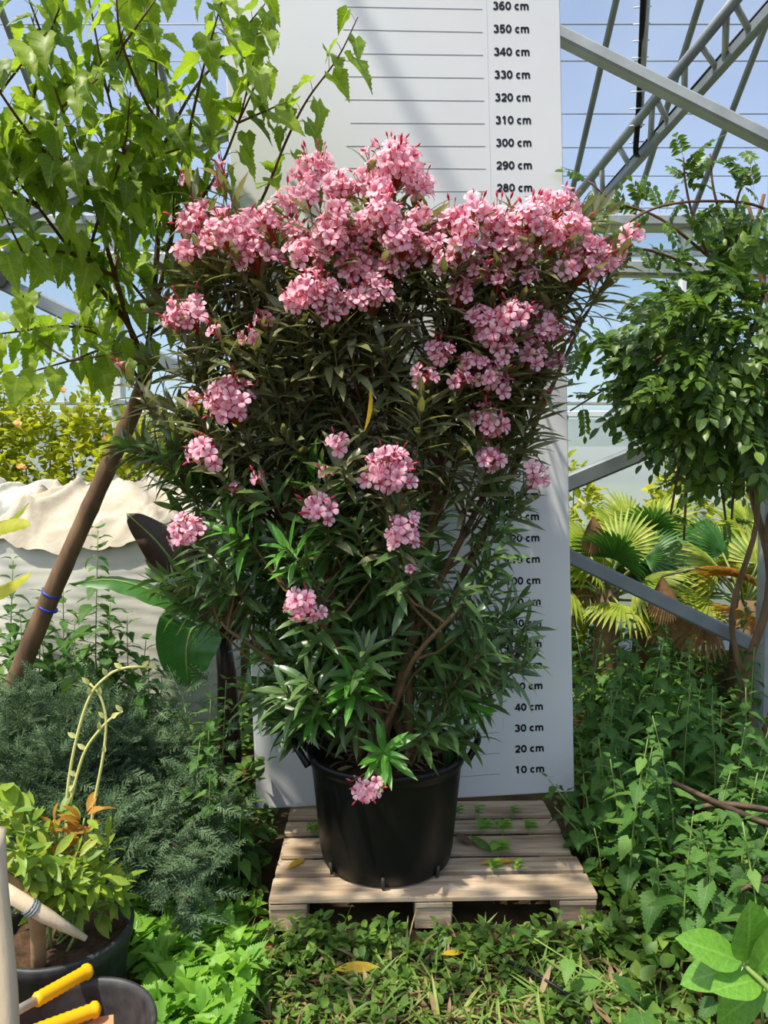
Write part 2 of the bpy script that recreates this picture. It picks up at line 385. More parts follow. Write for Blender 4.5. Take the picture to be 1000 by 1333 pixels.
M_rose = leafmat('pale rose petal', [srgb(240, 190, 170), srgb(246, 214, 190)], 0.3, 0.6)

exec_order = []
# ================================================================== SETTING
def ground():
    n = 90; V = []; f = []
    X0, X1, Y0, Y1 = -9, 9, -2, 9
    for j in range(n + 1):
        for i in range(n + 1):
            x = X0 + (X1 - X0) * i / n; y = Y0 + (Y1 - Y0) * j / n
            h = 0.016 * noise.noise((x * 1.3, y * 1.3, 3)) + 0.010 * noise.noise((x * 4, y * 4, 5)) - 0.012
            V.append((x, y, h))
    for j in range(n):
        for i in range(n): f.append((j * (n + 1) + i, j * (n + 1) + i + 1, (j + 1) * (n + 1) + i + 1, (j + 1) * (n + 1) + i))
    fl = wput('floor', Geo(V, f), M_ground, kind='structure')
    out = Geo([(-80, 9, -0.06), (80, 9, -0.06), (80, 120, -0.06), (-80, 120, -0.06)], [(0, 1, 2, 3)])
    wput('floor', out, plain('outdoor meadow', srgb(96, 120, 60), srgb(140, 146, 86), 0.4, 0.95), kind='structure')
ground()

GY, GZ, SL = 7.0, 3.93, 0.75            # gutter line and roof slope
roofz = lambda y: GZ + SL * (GY - y)
def greenhouse():
    # far wall: clouded film above a rail, milky panel below
    wall = wput('wall_back', Geo([(-9, GY, 2.2), (9, GY, 2.2), (9, GY, GZ), (-9, GY, GZ)], [(0, 1, 2, 3)]), M_filmw, kind='structure')
    wput('base_panel', Geo([(-9, GY + .02, -0.1), (9, GY + .02, -0.1), (9, GY + .02, 2.2), (-9, GY + .02, 2.2)], [(0, 1, 2, 3)]), M_panel, wall)
    for z, h, m in ((2.24, 0.06, M_white), (2.34, 0.03, M_steel), (3.72, 0.06, M_white), (3.55, 0.03, M_steel)):
        wput('rail', beam((-9, GY - 0.04, z), (9, GY - 0.04, z), 0.05, h), m, wall)
    for x in (-7.6, -5.0, -2.46, 0.2, 2.76, 5.3, 7.8):
        p = wput('wall_post', beam((x, GY - 0.1, -0.1), (x, GY - 0.1, GZ), 0.11, 0.11, (0, 1, 0)), M_white, wall)
        wput('clamp', [beam((x - 0.09, GY - 0.17, z), (x + 0.09, GY - 0.17, z), 0.04, 0.05) for z in (2.34,)], M_steel, p)
    g = wput('trim_1', [beam((-9, GY - 0.12, GZ + 0.03), (9, GY - 0.12, GZ + 0.03), 0.24, 0.10)], M_steel, kind='structure')
    # roof: two slopes of film on tubular bows, tightened by wires
    yr = 0.6
    ce = wput('ceiling', Geo([(-9, GY, roofz(GY)), (9, GY, roofz(GY)), (9, yr, roofz(yr)), (-9, yr, roofz(yr)), (9, yr - 6.4, GZ), (-9, yr - 6.4, GZ)], [(0, 1, 2, 3), (3, 2, 4, 5)]), M_film, kind='structure')
    for x in [-7.0, -5.9, -4.85, -3.8, -2.75, -1.7, -0.6, 0.5, 1.65, 2.25, 2.78, 3.9, 5.0, 6.1]:
        pts = [(x, y, roofz(y) - 0.05) for y in (GY, yr)]
        wput('roof_bow', tube(pts, 0.026, 8), M_steelg, ce)
    for py in (28, 76, 145, 189, 226, 268):
        # where the photo's row meets the roof plane
        r = ray(860, py); t = (GZ + SL * GY - CZ) / (r[2] + SL * r[1]); y = r[1] * t
        wput('wire', tube([(-9, y, roofz(y) - 0.02), (9, y, roofz(y) - 0.02)], 0.0045, 4), M_steelg, ce)
    # bay frame of square tubes behind the board
    Y = 4.35
    A = at(10, 332, Y); 
    fr = thing('bay_frame', 'grey galvanised bay frame with crossed braces behind the white board', 'frame', (0, Y, 0), kind='structure')
    wput('tie_beam', beam(at(-330, 332, Y), at(1010, 353, Y + 0.25), 0.09, 0.092), M_steel, fr)
    wput('brace', beam(at(-2, 366, Y), at(985, 842, Y - 0.1), 0.07, 0.085, (0, 0, 1)), M_steelg, fr)
    wput('brace', beam(at(632, 673, Y - 0.06), at(890, 566, Y + 0.02), 0.08, 0.10, (0, 0, 1)), M_steelg, fr)
    wput('rafter', beam(at(-4, 294, Y), at(560, 62, Y), 0.07, 0.085), M_steelg, fr)
    wput('frame_post', beam((A.x - 0.36, Y, 0), (A.x - 0.36, Y, 4.6), 0.11, 0.11, (0, 1, 0)), M_steel, fr)
    xr = at(992, 700, Y).x
    wput('frame_post', beam((xr + 0.05, Y, 0), (xr + 0.05, Y, 4.15), 0.11, 0.10, (0, 1, 0)), M_steel, fr)
    # gusset plate with bolts at the left joint
    pl = [at(x, y, Y - 0.07) for x, y in ((-40, 298), (2, 298), (22, 320), (22, 345), (2, 372), (-40, 376))]
    V = [tuple(p) for p in pl] + [(p.x, p.y + 0.012, p.z) for p in pl]
    gp = wput('gusset_plate', Geo(V, [tuple(range(6)), tuple(range(11, 5, -1))] + [(k, k + 6, (k + 1) % 6 + 6, (k + 1) % 6) for k in range(6)]), M_steelg, fr)
    for x, y in ((5, 328), (-18, 345)):
        c = at(x, y, Y - 0.075); wput('bolt', tube([c, c + V3(0, -0.02, 0)], 0.014, 6), M_metal, gp)
    # broad pale beam sloping down to the right
    a, b = at(560, -38, 3.86), at(1090, 228, 3.80)
    bm = wput('trim_2', beam(a, b, 0.085, 0.064), M_steel, kind='structure')
    # lattice girder climbing towards the ridge
    tr = thing('lattice_girder', 'steel lattice girder with two chords carrying black cables under the roof', 'girder', tuple(at(756, 268, 7)), kind='structure')
    u0, u1, l0, l1 = at(745, 262, 6.45), at(990, -40, 4.2), at(752, 296, 6.5), at(1040, -26, 4.2)
    wput('chord', tube([u0, u1], 0.034, 8), M_steelg, tr); wput('chord', beam(l0, l1, 0.06, 0.07), M_steelg, tr)
    up = lambda t: u0.lerp(u1, t); lo = lambda t: l0.lerp(l1, t)
    def along(f_, px):          # parameter where a chord passes a given bearing
        lo_, hi_ = 0.0, 1.0
        for _ in range(30):
            m_ = (lo_ + hi_) / 2; p_ = f_(m_)
            if p_.x / p_.y < (px - 500) / F: lo_ = m_
            else: hi_ = m_
        return m_
    for xu, xl in ((764, 775), (777, 779), (797, 814), (840, 838), (844, 862), (880, 880), (898, 922), (931, 930), (940, 962)):
        tu, tl = along(up, xu), along(lo, xl)
        wput('web_tube', tube([up(tu), lo(tl)], 0.02, 6), M_steel, tr)
    for k in range(2):
        wput('cable', tube([l0 + V3(0, -0.03, 0.04 + 0.02 * k), lo(0.5) + V3(0, -0.03, 0.05 + 0.02 * k), l1 + V3(0, -0.03, 0.05 + 0.03 * k)], 0.008, 5), M_blk, tr)
    # hanging conduit with cables
    hc = thing('cable_conduit', 'pale steel conduit with black cables tied to it under the film roof', 'conduit', tuple(at(832, 200, 5.6)), kind='structure')
    wput('conduit', tube([at(846, -80, 4.6), at(832, 165, 5.5)], 0.026, 8), M_steel, hc)
    for k in range(3):
        wput('cable', tube(smooth_path([at(838 + k * 3, -80, 4.55), at(833 + k * 2, 60, 5.06), at(829 + k * 2, 150, 5.4), at(826 + k * 2, 200, 5.55), at(838, 200, 5.62)]), 0.009, 5), M_blk, hc)
    for py in range(10, 190, 22):
        c = at(836 - py * 0.045, py, 4.83 + py * 0.00372); wput('cable_tie', tube([c - V3(0.05, 0, 0), c + V3(0.06, 0, 0.01)], 0.005, 4), M_white, hc)
greenhouse()

# ================================================================== BOARD
BO = Vector((0.764, 3.442, CZ - 1.505)); YAW, ROLL, LEAN = 0.0562, 0.0314, -0.003
e = Vector((math.cos(YAW), math.sin(YAW), 0)); up = Vector((0, -math.sin(LEAN), math.cos(LEAN))); nb = e.cross(up).normalized(); up = nb.cross(e).normalized()
E_ = e * math.cos(ROLL) + up * math.sin(ROLL); U_ = -e * math.sin(ROLL) + up * math.cos(ROLL); N_ = E_.cross(U_)      # N_ faces the camera
MB = Matrix(((E_.x, U_.x, N_.x, BO.x), (E_.y, U_.y, N_.y, BO.y), (E_.z, U_.z, N_.z, BO.z), (0, 0, 0, 1)))
def arc(cx, cy, rx, ry, a0, a1, n=14):
    return [(cx + rx * math.cos(math.radians(a0 + (a1 - a0) * i / n)), cy + ry * math.sin(math.radians(a0 + (a1 - a0) * i / n))) for i in range(n + 1)]
GLY = {'0': (.62, [arc(.31, .36, .21, .285, 0, 360, 22)]), '1': (.62, [[(.12, .53), (.24, .58), (.34, .70)], [(.34, .72), (.34, 0)]]),
       '2': (.62, [arc(.31, .47, .20, .175, 165, -35) + [(.12, .075)], [(.06, .07), (.56, .07)]]), '3': (.62, [arc(.29, .515, .18, .13, 155, -90), arc(.29, .225, .21, .155, 90, -160)]),
       '4': (.62, [[(.60, .22), (.06, .22), (.40, .68)], [(.42, .72), (.42, 0)]]), '5': (.62, [[(.53, .65), (.17, .65), (.125, .36)] + arc(.30, .245, .205, .18, 130, -155)]),
       '6': (.62, [arc(.31, .235, .20, .165, 0, 360, 20), arc(.36, .34, .255, .32, 60, 190)]), '7': (.62, [[(.06, .65), (.54, .65), (.40, .42), (.30, .20), (.27, 0)]]),
       '8': (.62, [arc(.31, .525, .165, .125, 0, 360, 18), arc(.31, .225, .205, .155, 0, 360, 20)]), '9': (.62, [arc(.31, .485, .20, .165, 0, 360, 20), arc(.26, .38, .255, .32, 10, -120)]),
       'c': (.56, [arc(.29, .265, .19, .195, 48, 312, 18)]), 'm': (.92, [[(.12, 0), (.12, .53)], [(.12, .34)] + arc(.285, .33, .165, .13, 170, 0, 8) + [(.45, 0)], [(.45, .34)] + arc(.615, .33, .165, .13, 170, 0, 8) + [(.78, 0)]]), ' ': (.30, [])}
def lettering(txt, width, cap, st=0.18):
    """bold sans lettering as flat ribbons, right edge at x=0, centred on y=0"""
    V = []; f = []; x = 0
    for ch in txt:
        adv, strokes = GLY[ch]
        for pl in strokes:
            n = len(pl); closed = math.dist(pl[0], pl[-1]) < 1e-6; b = len(V)
            for i, p in enumerate(pl):
                q0 = pl[i - 1] if i else (pl[-2] if closed else p); q1 = pl[i + 1] if i < n - 1 else (pl[1] if closed else p)
                t0 = Vector((p[0] - q0[0], p[1] - q0[1])); t1 = Vector((q1[0] - p[0], q1[1] - p[1]))
                t0 = t0.normalized() if t0.length > 1e-6 else t1.normalized(); t1 = t1.normalized() if t1.length > 1e-6 else t0
                t = (t0 + t1).normalized() if (t0 + t1).length > 1e-3 else t0; k = min(1.8, 1 / max(.4, t.dot(t0)))
                nx, ny = -t.y * st / 2 * k, t.x * st / 2 * k
                V += [(x + p[0] + nx, p[1] + ny, 0), (x + p[0] - nx, p[1] - ny, 0)]
            f += [(b + 2 * i + 1, b + 2 * i + 3, b + 2 * i + 2, b + 2 * i) for i in range(n - 1)]
        x += adv
    g = Geo(V, f); g.v[:, 0] = (g.v[:, 0] - g.v[:, 0].max()) / (g.v[:, 0].max() - g.v[:, 0].min()) * width; g.v[:, 1] = (g.v[:, 1] - .36) / .72 * cap
    return g
def board():
    g = box(-1.361, 0.144, -0.022, 4.05, -0.022, 0, 0.004)
    me = gmesh('measuring_board', g, M_board, False)
    bo = put('measuring_board', me, MB, None, 'tall white height board marked 10 to 360 cm behind the potted oleander', 'measuring board')
    wput('back_batten', [box(-1.3, 0.1, 0, 0, 0, 0)], M_wood) if False else None
    dg = None
    for h in range(10, 401, 10):
        z = h / 100
        t = box(-0.825 + U(-.015, .015), -0.212, z - 0.0281, z - 0.0264, 0.0003, 0.0012)
        slope = U(-.004, .004) - 0.018 * max(-1, min(1, (h - 200) / 150))
        t.v[:, 1] += (t.v[:, 0] + 0.2) * slope
        put('tick_mark', gmesh('tick_mark', t, M_line, False), MB @ Matrix.Translation((0, 0.012, 0)), bo)
        me = gmesh('height_label', lettering('%d cm' % h, 0.138 if h < 100 else 0.163, 0.036), M_ink, False)
        put('height_label', me, MB @ Matrix.Translation((0, z, 0.0012)), bo)
    v = box(-0.192, -0.19, 0.3, 4.0, 0.0003, 0.0008)
    put('pen_line', gmesh('pen_line', v, plain('faint pencil', srgb(200, 200, 202)), False), MB, bo)
    # two battens on the rear side hold the panel stiff, one prop leg carries it
    for a in (-1.1, -0.1):
        put('batten', gmesh('batten', box(a - .04, a + .04, 0.0, 3.9, -0.06, -0.022), M_wood, False), MB, bo)
board()

# ================================================================== PALLET AND POT
def pallet():
    z0, zt = 0.0, 0.13
    pa = thing('wooden_pallet', 'weathered wooden pallet under the black oleander pot', 'pallet', (0.17, 3.06, 0))
    rot = Matrix.Translation((0.175, 3.06, 0)) @ Matrix.Rotation(0.025, 4, 'Z')
    P = lambda nm, g: put(nm, gmesh(nm, g, M_wood, False), rot, pa)
    ys = [(-0.40, -0.255), (-0.225, -0.125), (-0.085, 0.06), (0.1, 0.2), (0.25, 0.395)]
    for a, b in ys:
        P('plank', box(-0.61 + U(-.008, .008), 0.61 + U(-.012, .008), a, b, zt - 0.024 + U(-.002, .002), zt + U(-.003, 0), 0.004, 0.001))
    for x in (-0.61, -0.07, 0.47):
        P('cross_board', box(x, x + 0.14, -0.4, 0.395, zt - 0.046, zt - 0.0255, 0.003, 0.0008))
        for y in (-0.395, -0.07, 0.25):
            P('block', box(x, x + 0.14, y, y + 0.14, 0.0, zt - 0.047, 0.005, 0.0015))
    return pa
pallet()

PC = Vector((0.010, 2.965, 0.131)); PZ = 0.585
def pot():
    o = thing('plant_pot', 'large black plastic nursery pot with ear handles on the pallet', 'pot', PC)
    H = PZ - PC.z
    prof = [(0.001, 0.012), (0.20, 0.012), (0.22, 0.0), (0.248, 0.0), (0.262, 0.012), (0.272, 0.06), (0.305, H - 0.06), (0.306, H - 0.045), (0.318, H - 0.04), (0.324, H - 0.012), (0.320, H), (0.310, H), (0.303, H - 0.015), (0.298, H - 0.1), (0.26, 0.03), (0.001, 0.03)]
    put('body', gmesh('pot_body', lathe(prof, 64), M_pot), Matrix.Translation(PC), o)
    for a in (0.05, math.pi + 0.1):
        c, s = math.cos(a), math.sin(a); tn = V3(-s, c, 0); rd = V3(c, s, 0)
        pts = [PC + rd * (0.318 + q) + tn * w + V3(0, 0, H + z) for q, w, z in ((0, -0.085, -0.04), (0.025, -0.075, 0.0), (0.05, -0.045, 0.03), (0.055, 0, 0.036), (0.05, 0.045, 0.03), (0.025, 0.075, 0.0), (0, 0.085, -0.04))]
        wput('handle', tube(smooth_path(pts), 0.014, 8), M_pot, o)
    for a in (-1.62, -0.75, -2.5):
        c, s = math.cos(a), math.sin(a)
        wput('foot_notch', tube([PC + V3(c * .266, s * .266, 0.004), PC + V3(c * .2735, s * .2735, 0.05)], 0.007, 6), M_potg, o)
    # soil disc, lumpy
    n = 40; V = [(0, 0, H - 0.06)]; f = []
    for r_ in range(1, 7):
        for k in range(n):
            a = 2 * math.pi * k / n; r = 0.30 * r_ / 6
            V.append((r * math.cos(a), r * math.sin(a), H - 0.075 + 0.02 * noise.noise((r * 20 * math.cos(a), r * 20 * math.sin(a), 1)) + 0.02 * (1 - r_ / 6)))
    for k in range(n): f.append((0, 1 + k, 1 + (k + 1) % n))
    for r_ in range(5):
        for k in range(n): f.append((1 + r_ * n + k, 1 + (r_ + 1) * n + k, 1 + (r_ + 1) * n + (k + 1) % n, 1 + r_ * n + (k + 1) % n))
    put('soil', gmesh('soil', Geo(V, f), M_soil), Matrix.Translation(PC), o)
    j = Join()
    for k in range(70):
        a = U(0, 6.28); r = 0.185 * math.sqrt(U(0, 1)); p = PC + V3(r * math.cos(a), r * math.sin(a), H - 0.05 + U(0, .02))
        j.add(OLE[k % 3], frame(p, (U(-1, 1), U(-1, 1), U(-.2, .3)), (U(-.4, .4), U(-.4, .4), 1), U(.06, .12)))
    wput('fallen_leaves', j, M_litter, o, kind='stuff')
pot()

# ================================================================== OLEANDER
def onboard(p):
    q = MB.inverted() @ Vector(p); return q
def hits(p, m=0.006):
    """is a point inside the board (with its battens) or the pot"""
    q = MBI @ p
    if -1.37 - m < q.x < 0.15 + m and -0.03 - m < q.y < 4.06 and -0.07 < q.z < m: return True
    r = math.hypot(p.x - PC.x, p.y - PC.y)
    return r < 0.328 + m and PC.z - 0.01 < p.z < PZ - 0.05 or 0.295 - m < r < 0.328 + m and PC.z - 0.01 < p.z < PZ + m or (-0.46 < p.x < 0.81 and 2.62 < p.y < 3.5 and 0.09 < p.z < 0.132 + m)
MBI = MB.inverted()
def clear(M, tries=7):
    """bend a leaf round its base until it stays clear of board, pot and pallet"""
    for k in range(tries):
        pos = M.translation.copy(); y = Vector((M[0][1], M[1][1], M[2][1])); x = Vector((M[0][0], M[1][0], M[2][0])); z = Vector((M[0][2], M[1][2], M[2][2]))
        bad = [q for t in (0.15, 0.4, 0.7, 1.0) for sx in (-0.1, 0.1) for q in [pos + y * t + x * sx] if hits(q) or hits(q - z * 0.38 * t * t)]
        if not bad and not hits(pos): return M
        q = MBI @ pos
        if q.z < 0.012 and hits(pos): pos = pos + N_ * (0.014 - q.z)
        push = V3(0, 0, 0.35)
        if min((MBI @ b_).z for b_ in bad + [pos]) < 0.02: push = N_ * 0.45
        M = frame(pos, y.normalized() + push, z, y.length, x.length)
    return M
SIL = [(188, 475, 548), (205, 385, 560), (225, 370, 700), (245, 235, 748), (300, 225, 830), (340, 215, 825), (380, 205, 800), (420, 195, 770), (460, 170, 745), (500, 180, 742), (540, 165, 715), (580, 150, 705), (620, 235, 705), (660, 225, 700), (700, 205, 705),
       (740, 190, 700), (780, 200, 690), (820, 300, 690), (860, 330, 695), (900, 335, 650), (940, 345, 630), (975, 385, 605)]
def sil(py):
    for (a, l, r), (b, l2, r2) in zip(SIL, SIL[1:]):
        if a <= py <= b:
            t = (py - a) / (b - a); return l + (l2 - l) * t, r + (r2 - r) * t
    return 460, 540
CL = [(410, 225, 36), (442, 245, 26), (515, 213, 42), (480, 243, 28), (545, 245, 28), (287, 215, 9), (240, 232, 8), (285, 238, 11), (252, 290, 30), (240, 328, 22), (298, 305, 36), (330, 330, 34), (350, 290, 26), (375, 262, 22), (398, 330, 30), (432, 300, 30),
      (482, 298, 34), (522, 312, 34), (560, 320, 24), (470, 345, 30), (508, 348, 26), (412, 380, 36), (383, 392, 22), (430, 408, 17), (482, 385, 32), (455, 352, 22), (590, 285, 25), (622, 276, 26), (652, 292, 34), (690, 282, 30), (730, 264, 28), (748, 292, 22),
      (600, 322, 24), (642, 330, 28), (682, 332, 24), (600, 380, 24), (652, 362, 20), (722, 312, 28), (762, 345, 36), (792, 342, 24), (822, 306, 18), (808, 328, 14), (735, 352, 22), (245, 410, 36), (225, 418, 16), (280, 428, 11), (342, 415, 13), (325, 440, 14),
      (702, 425, 34), (640, 430, 36), (668, 412, 28), (728, 432, 18), (636, 490, 38), (600, 492, 18), (570, 460, 22), (553, 490, 18), (690, 465, 24), (722, 470, 18), (300, 525, 42), (250, 520, 11), (264, 588, 26), (335, 622, 12), (440, 577, 17), (422, 615, 9),
      (505, 612, 44), (635, 548, 30), (640, 598, 22), (698, 622, 20), (415, 662, 27), (525, 693, 29), (245, 692, 29), (395, 788, 29), (711, 515, 9), (478, 1026, 25), (156, 475, 8), (536, 740, 7), (305, 635, 8), (432, 325, 18), (545, 285, 20), (575, 300, 20),
      (440, 275, 24), (500, 275, 27), (462, 320, 25), (322, 290, 22), (540, 332, 24), (605, 300, 22), (665, 312, 25), (706, 300, 22), (772, 320, 20), (620, 350, 20), (580, 342, 18), (690, 360, 18), (272, 312, 24), (385, 302, 22), (450, 392, 18), (400, 250, 22), (495, 250, 24), (622, 412, 22), (690, 442, 22), (655, 456, 22), (612, 470, 18), (700, 262, 16), (260, 268, 14), (520, 190, 14), (480, 195, 12)]
def flower_geo():
    V = []; UVs = []; f = []
    for k in range(5):
        a0 = 2 * math.pi * k / 5
        rows = [(0.10, 0.07, -0.55, 0.0), (0.30, 0.16, -0.12, 0.3), (0.62, 0.36, 0.08, 0.65), (0.88, 0.37, 0.10, 0.9), (1.02, 0.17, 0.03, 1.0)]
        b = len(V)
        for r, w, z, v in rows:
            tw = 0.18 * r
            for sg in (-1, 0, 1):
                x = r * (1 - 0.05 * abs(sg)); y = sg * w
                ca, sa = math.cos(a0 + tw), math.sin(a0 + tw)
                V.append((x * ca - y * sa, z + (0.10 * sg * w if True else 0) - (0.05 if sg == 0 else 0), x * sa + y * ca)); UVs.append((sg, v))
        for i in range(4):
            for c in range(2):
                f.append((b + i * 3 + c, b + i * 3 + c + 1, b + i * 3 + 3 + c + 1, b + i * 3 + 3 + c))
    b = len(V)     # tube
    for r, z in ((0.05, -1.25), (0.13, -0.5)):
        for k in range(5):
            a = 2 * math.pi * k / 5; V.append((r * math.cos(a), z, r * math.sin(a))); UVs.append((0, 0.1))
    for k in range(5): f.append((b + k, b + (k + 1) % 5, b + 5 + (k + 1) % 5, b + 5 + k))
    return Geo(V, f, UVs)
FLO = flower_geo()
BUD = Geo(*(lambda g: (g.v, g.f, g.uv))(tube([(0, 0, 0), (0, .25, 0), (0, .6, 0), (0, 1, 0)], [0.05, 0.15, 0.17, 0.02], 5)))

def oleander():
    root = thing('oleander', 'tall pink flowering oleander bush growing in the black pot', 'oleander', V3(PC.x, PC.y, PZ - 0.06))
    cx, cy = PC.x, PC.y
    # main stems
    stems = []
    for k, (tx, ty, tz) in enumerate([(-0.75, 2.95, 2.1), (-0.5, 2.75, 2.2), (-0.35, 3.15, 2.4), (-0.1, 2.8, 2.3), (0.05, 3.05, 2.6), (0.25, 2.85, 2.3), (0.45, 3.1, 2.4), (0.65, 2.9, 2.2), (0.8, 3.05, 2.3), (-0.6, 2.8, 1.1), (0.6, 2.85, 1.05), (-0.25, 2.6, 1.2), (0.25, 2.6, 1.2)]):
        a = k * 2.4; b = V3(cx + 0.11 * math.cos(a), cy + 0.11 * math.sin(a), PZ - 0.08)
        t = V3(tx, ty, tz); m1 = b.lerp(t, 0.3); m1.x = cx + (m1.x - cx) * 0.75; m2 = b.lerp(t, 0.65)
        pts = smooth_path([b, m1 + V3(U(-.02, .02), U(-.02, .02), .06), m2 + V3(U(-.03, .03), U(-.03, .03), 0.05), t], 5)
        stems.append(pts)
        wput('stem', tube(pts, (0.021 if k < 9 else 0.015, 0.007), 7), M_ostem, root)
    nodes_ = [(p, i) for s in stems for i, p in enumerate(s)]
    twigs = Join(); leaves = []
    def twig_to(base):
        best = None; bd = 1e9
        for p, i in nodes_:
            dz = base.z - p.z
            if dz < 0.02 and i > 2: continue
            d = (p - base).length + (0.6 if dz < 0.08 else 0)
            if d < bd: bd = d; best = p
        if best is None: best = nodes_[2][0]
        mid = best.lerp(base, 0.5) + V3(0, 0, -0.03 + U(-.03, .03))
        twigs.add(tube([best, best.lerp(base, .25).lerp(mid, .5), mid, base.lerp(mid, .4), base], (0.007, 0.004), 5, False))
    def shoot(tip, d, n, L, kind, lmin=0.11, lmax=0.185, wood=True):
        d = d.normalized(); tz = (MBI @ tip).z
        if tz < 0.07: tip = tip + N_ * (0.07 - tz)
        base = tip - d * L
        if wood:
            twig_to(base); twigs.add(tube([base, base.lerp(tip, .5) + V3(U(-.01, .01), U(-.01, .01), 0), tip], (0.004, 0.0025), 4, False))
        ph = U(0, 6.28); o1 = d.orthogonal().normalized(); o2 = d.cross(o1)
        for i in range(n):
            t = (i + U(0, .6)) / n; w = i // 3
            a = ph + w * 1.05 + (i % 3) * 2.094 + U(-.25, .25)
            out = o1 * math.cos(a) + o2 * math.sin(a)
            el = (1.25 - 0.75 * t) + U(-.15, .15)              # angle from the stem: wide below, closed at the tip
            ld = d * math.cos(el) + out * math.sin(el) + V3(0, 0, -0.12)
            nr = d * 0.9 - out * 0.35 + V3(U(-.2, .2), U(-.2, .2), U(.1, .5))
            l = U(lmin, lmax) * (1 - 0.35 * max(0, t - 0.7) / 0.3)
            leaves.append((clear(frame(base + (tip - base) * t, ld, nr, l)), rng.randrange(3), kind))
    # flower clusters; each sits on a leafy shoot
    flowers = []; n = len(CL); parts = []
    for (px, py, r) in CL:
        l, rr = sil(py); c = (l + rr) / 2; hw = max(60, (rr - l) / 2)
        q = max(0.2, 1 - ((px - c) / hw) ** 2) ** 0.5
        front = 2.965 - 0.43 * q * (0.75 if py < 250 else 1.0) * U(0.8, 1.12)
        if px < 300: front -= 0.12
        if py > 900: front = 2.56
        C = at(px, py, front); R = r / F * front
        out = V3((C.x - cx) * 0.55, (C.y - cy) * 0.8 - 0.25, 0.0)
        d = (out + V3(0, 0, 1.0 if py < 560 else 0.55)).normalized()
        if py > 900: d = V3(-0.15, -0.55, -0.8)
        jc = Join(); k = max(2, int((r / 8.0) ** 2 * 1.15)); k = min(k, 34)
        base = C - d * (R * 0.55 + 0.025)
        pc = put('flower_cluster', None, Matrix.Translation(base), root)
        COL.objects.unlink(pc); bpy.data.objects.remove(pc)
        fl = []
        for i in range(k):
            t = (i + 0.5) / k; z = 1 - 1.45 * t; a = i * 2.39996 + U(-.3, .3); s = math.sqrt(max(0, 1 - z * z))
            o1 = d.orthogonal().normalized(); o2 = d.cross(o1)
            dv = (d * z + o1 * (s * math.cos(a)) + o2 * (s * math.sin(a)))
            p = C + dv * R * U(0.45, 1.0) * (0.85 + 0.35 * noise.noise(dv * 1.6 + C * 7))
            fd = (dv + d * 0.3 + V3(0, -0.35, 0.15) + rdir() * 0.6).normalized()
            S = U(0.023, 0.034) * (0.8 if r < 14 else 1)
            fl.append((frame(p, fd, rdir(), S), p - fd * S * 1.2))
        for M, pb in fl:
            jc.add(tube([base, base.lerp(pb, .5) + d * 0.005, pb], (0.0022, 0.0016), 3, False), mi=0)
        for i in range(max(3, int(k * 0.7))):
            dv = (d * U(.2, 1.1) + rdir() * 0.9).normalized(); p = C + dv * R * U(0.5, 1.0)
            jc.add(BUD, frame(p, dv, (0, 0, 1), U(0.014, 0.028)), 1)
            jc.add(tube([base, p], (0.002, 0.0014), 3, False), mi=0)
        parts.append((base, jc)); idx = len(parts) - 1
        for M, pb in fl: flowers.append((M, idx))
        # leafy shoot carrying it
        if r > 12:
            if py > 900:
                b0 = V3(0.0, 2.70, 0.72)
                twigs.add(tube(smooth_path([V3(0.02, 2.9, 0.62), V3(0.01, 2.8, 0.70), b0, V3(-.01, 2.62, 0.66), base]), (0.005, 0.003), 5, False))
                shoot(V3(0.0, 2.62, 0.69), V3(0, -0.75, 0.5), 20, 0.05, 2, 0.10, 0.16, False)
            else:
                shoot(base + d * 0.01, d, 13 if py < 400 else 19, 0.24, 0 if py < 640 else 1)
        else: shoot(base, d, 9, 0.16, 0 if py < 560 else 1)
    # leafy shoots filling the crown
    N = 330
    for i in range(N):
        for _ in range(50):
            py = U(265, 965); l, r = sil(py); px = U(l, r)
            if 430 < px < 590 and py > 850: continue           # bare stems show here
            if px > 575 and 520 < py < 800 and U(0, 1) < 0.72: continue      # airy right-hand side
            break
        c = (l + r) / 2; hw = (r - l) / 2; q = max(0.03, 1 - ((px - c) / hw) ** 2) ** 0.5
        t = U(-1, 0.7); t = -1 + (t + 1) * (0.8 if i % 2 else 1)
        Y = 2.965 + 0.41 * q * t
        tip = at(px, py, Y); k = min(1, max(0, (tip.z - 0.75) / 1.3))
        d = V3((tip.x - cx) * 1.1, (tip.y - cy) * 1.1 - 0.12, 0.1 + 0.75 * k) + rdir() * 0.4
        kind = 0 if tip.z > 1.75 + U(-.25, .25) else 1
        if kind == 1 and U(0, 1) < 0.07: kind = 2
        shoot(tip, d, rng.randrange(17, 27), U(0.2, 0.34), kind)
    # chosen bright rosettes of the lower front
    for px, py, Y in ((455, 885, 2.6), (400, 885, 2.58), (372, 712, 2.55), (235, 745, 2.75), (645, 720, 2.7), (630, 850, 2.65), (370, 900, 2.65), (300, 690, 2.6), (560, 940, 2.72), (590, 925, 2.75), (160, 575, 2.85), (640, 745, 2.72), (662, 795, 2.75), (622, 800, 2.68), (682, 835, 2.78), (600, 765, 2.66), (655, 690, 2.75), (670, 655, 2.8), (320, 895, 2.8), (690, 860, 2.75)):
        tip = at(px, py, Y); d = V3((tip.x - cx), (tip.y - cy) * 0.8 - 0.1, 0.5)
        shoot(tip, d, 16, 0.12, 2 if px in (455, 372, 300) else 1, 0.11, 0.17)
    wput('twigs', twigs, M_ostem, root, kind='stuff')
    # cluster parts, the nearest flowers as sub-parts
    objs = []
    for base, jc in parts:
        me = jc.mesh('flower_cluster', [M_rstem, M_bud]); me.transform(Matrix.Translation(-base))
        objs.append(put('flower_cluster', me, Matrix.Translation(base), root))
    fm = gmesh('oleander_flower', FLO, M_petal)
    flowers.sort(key=lambda q: q[0].translation.y)
    rest = Join()
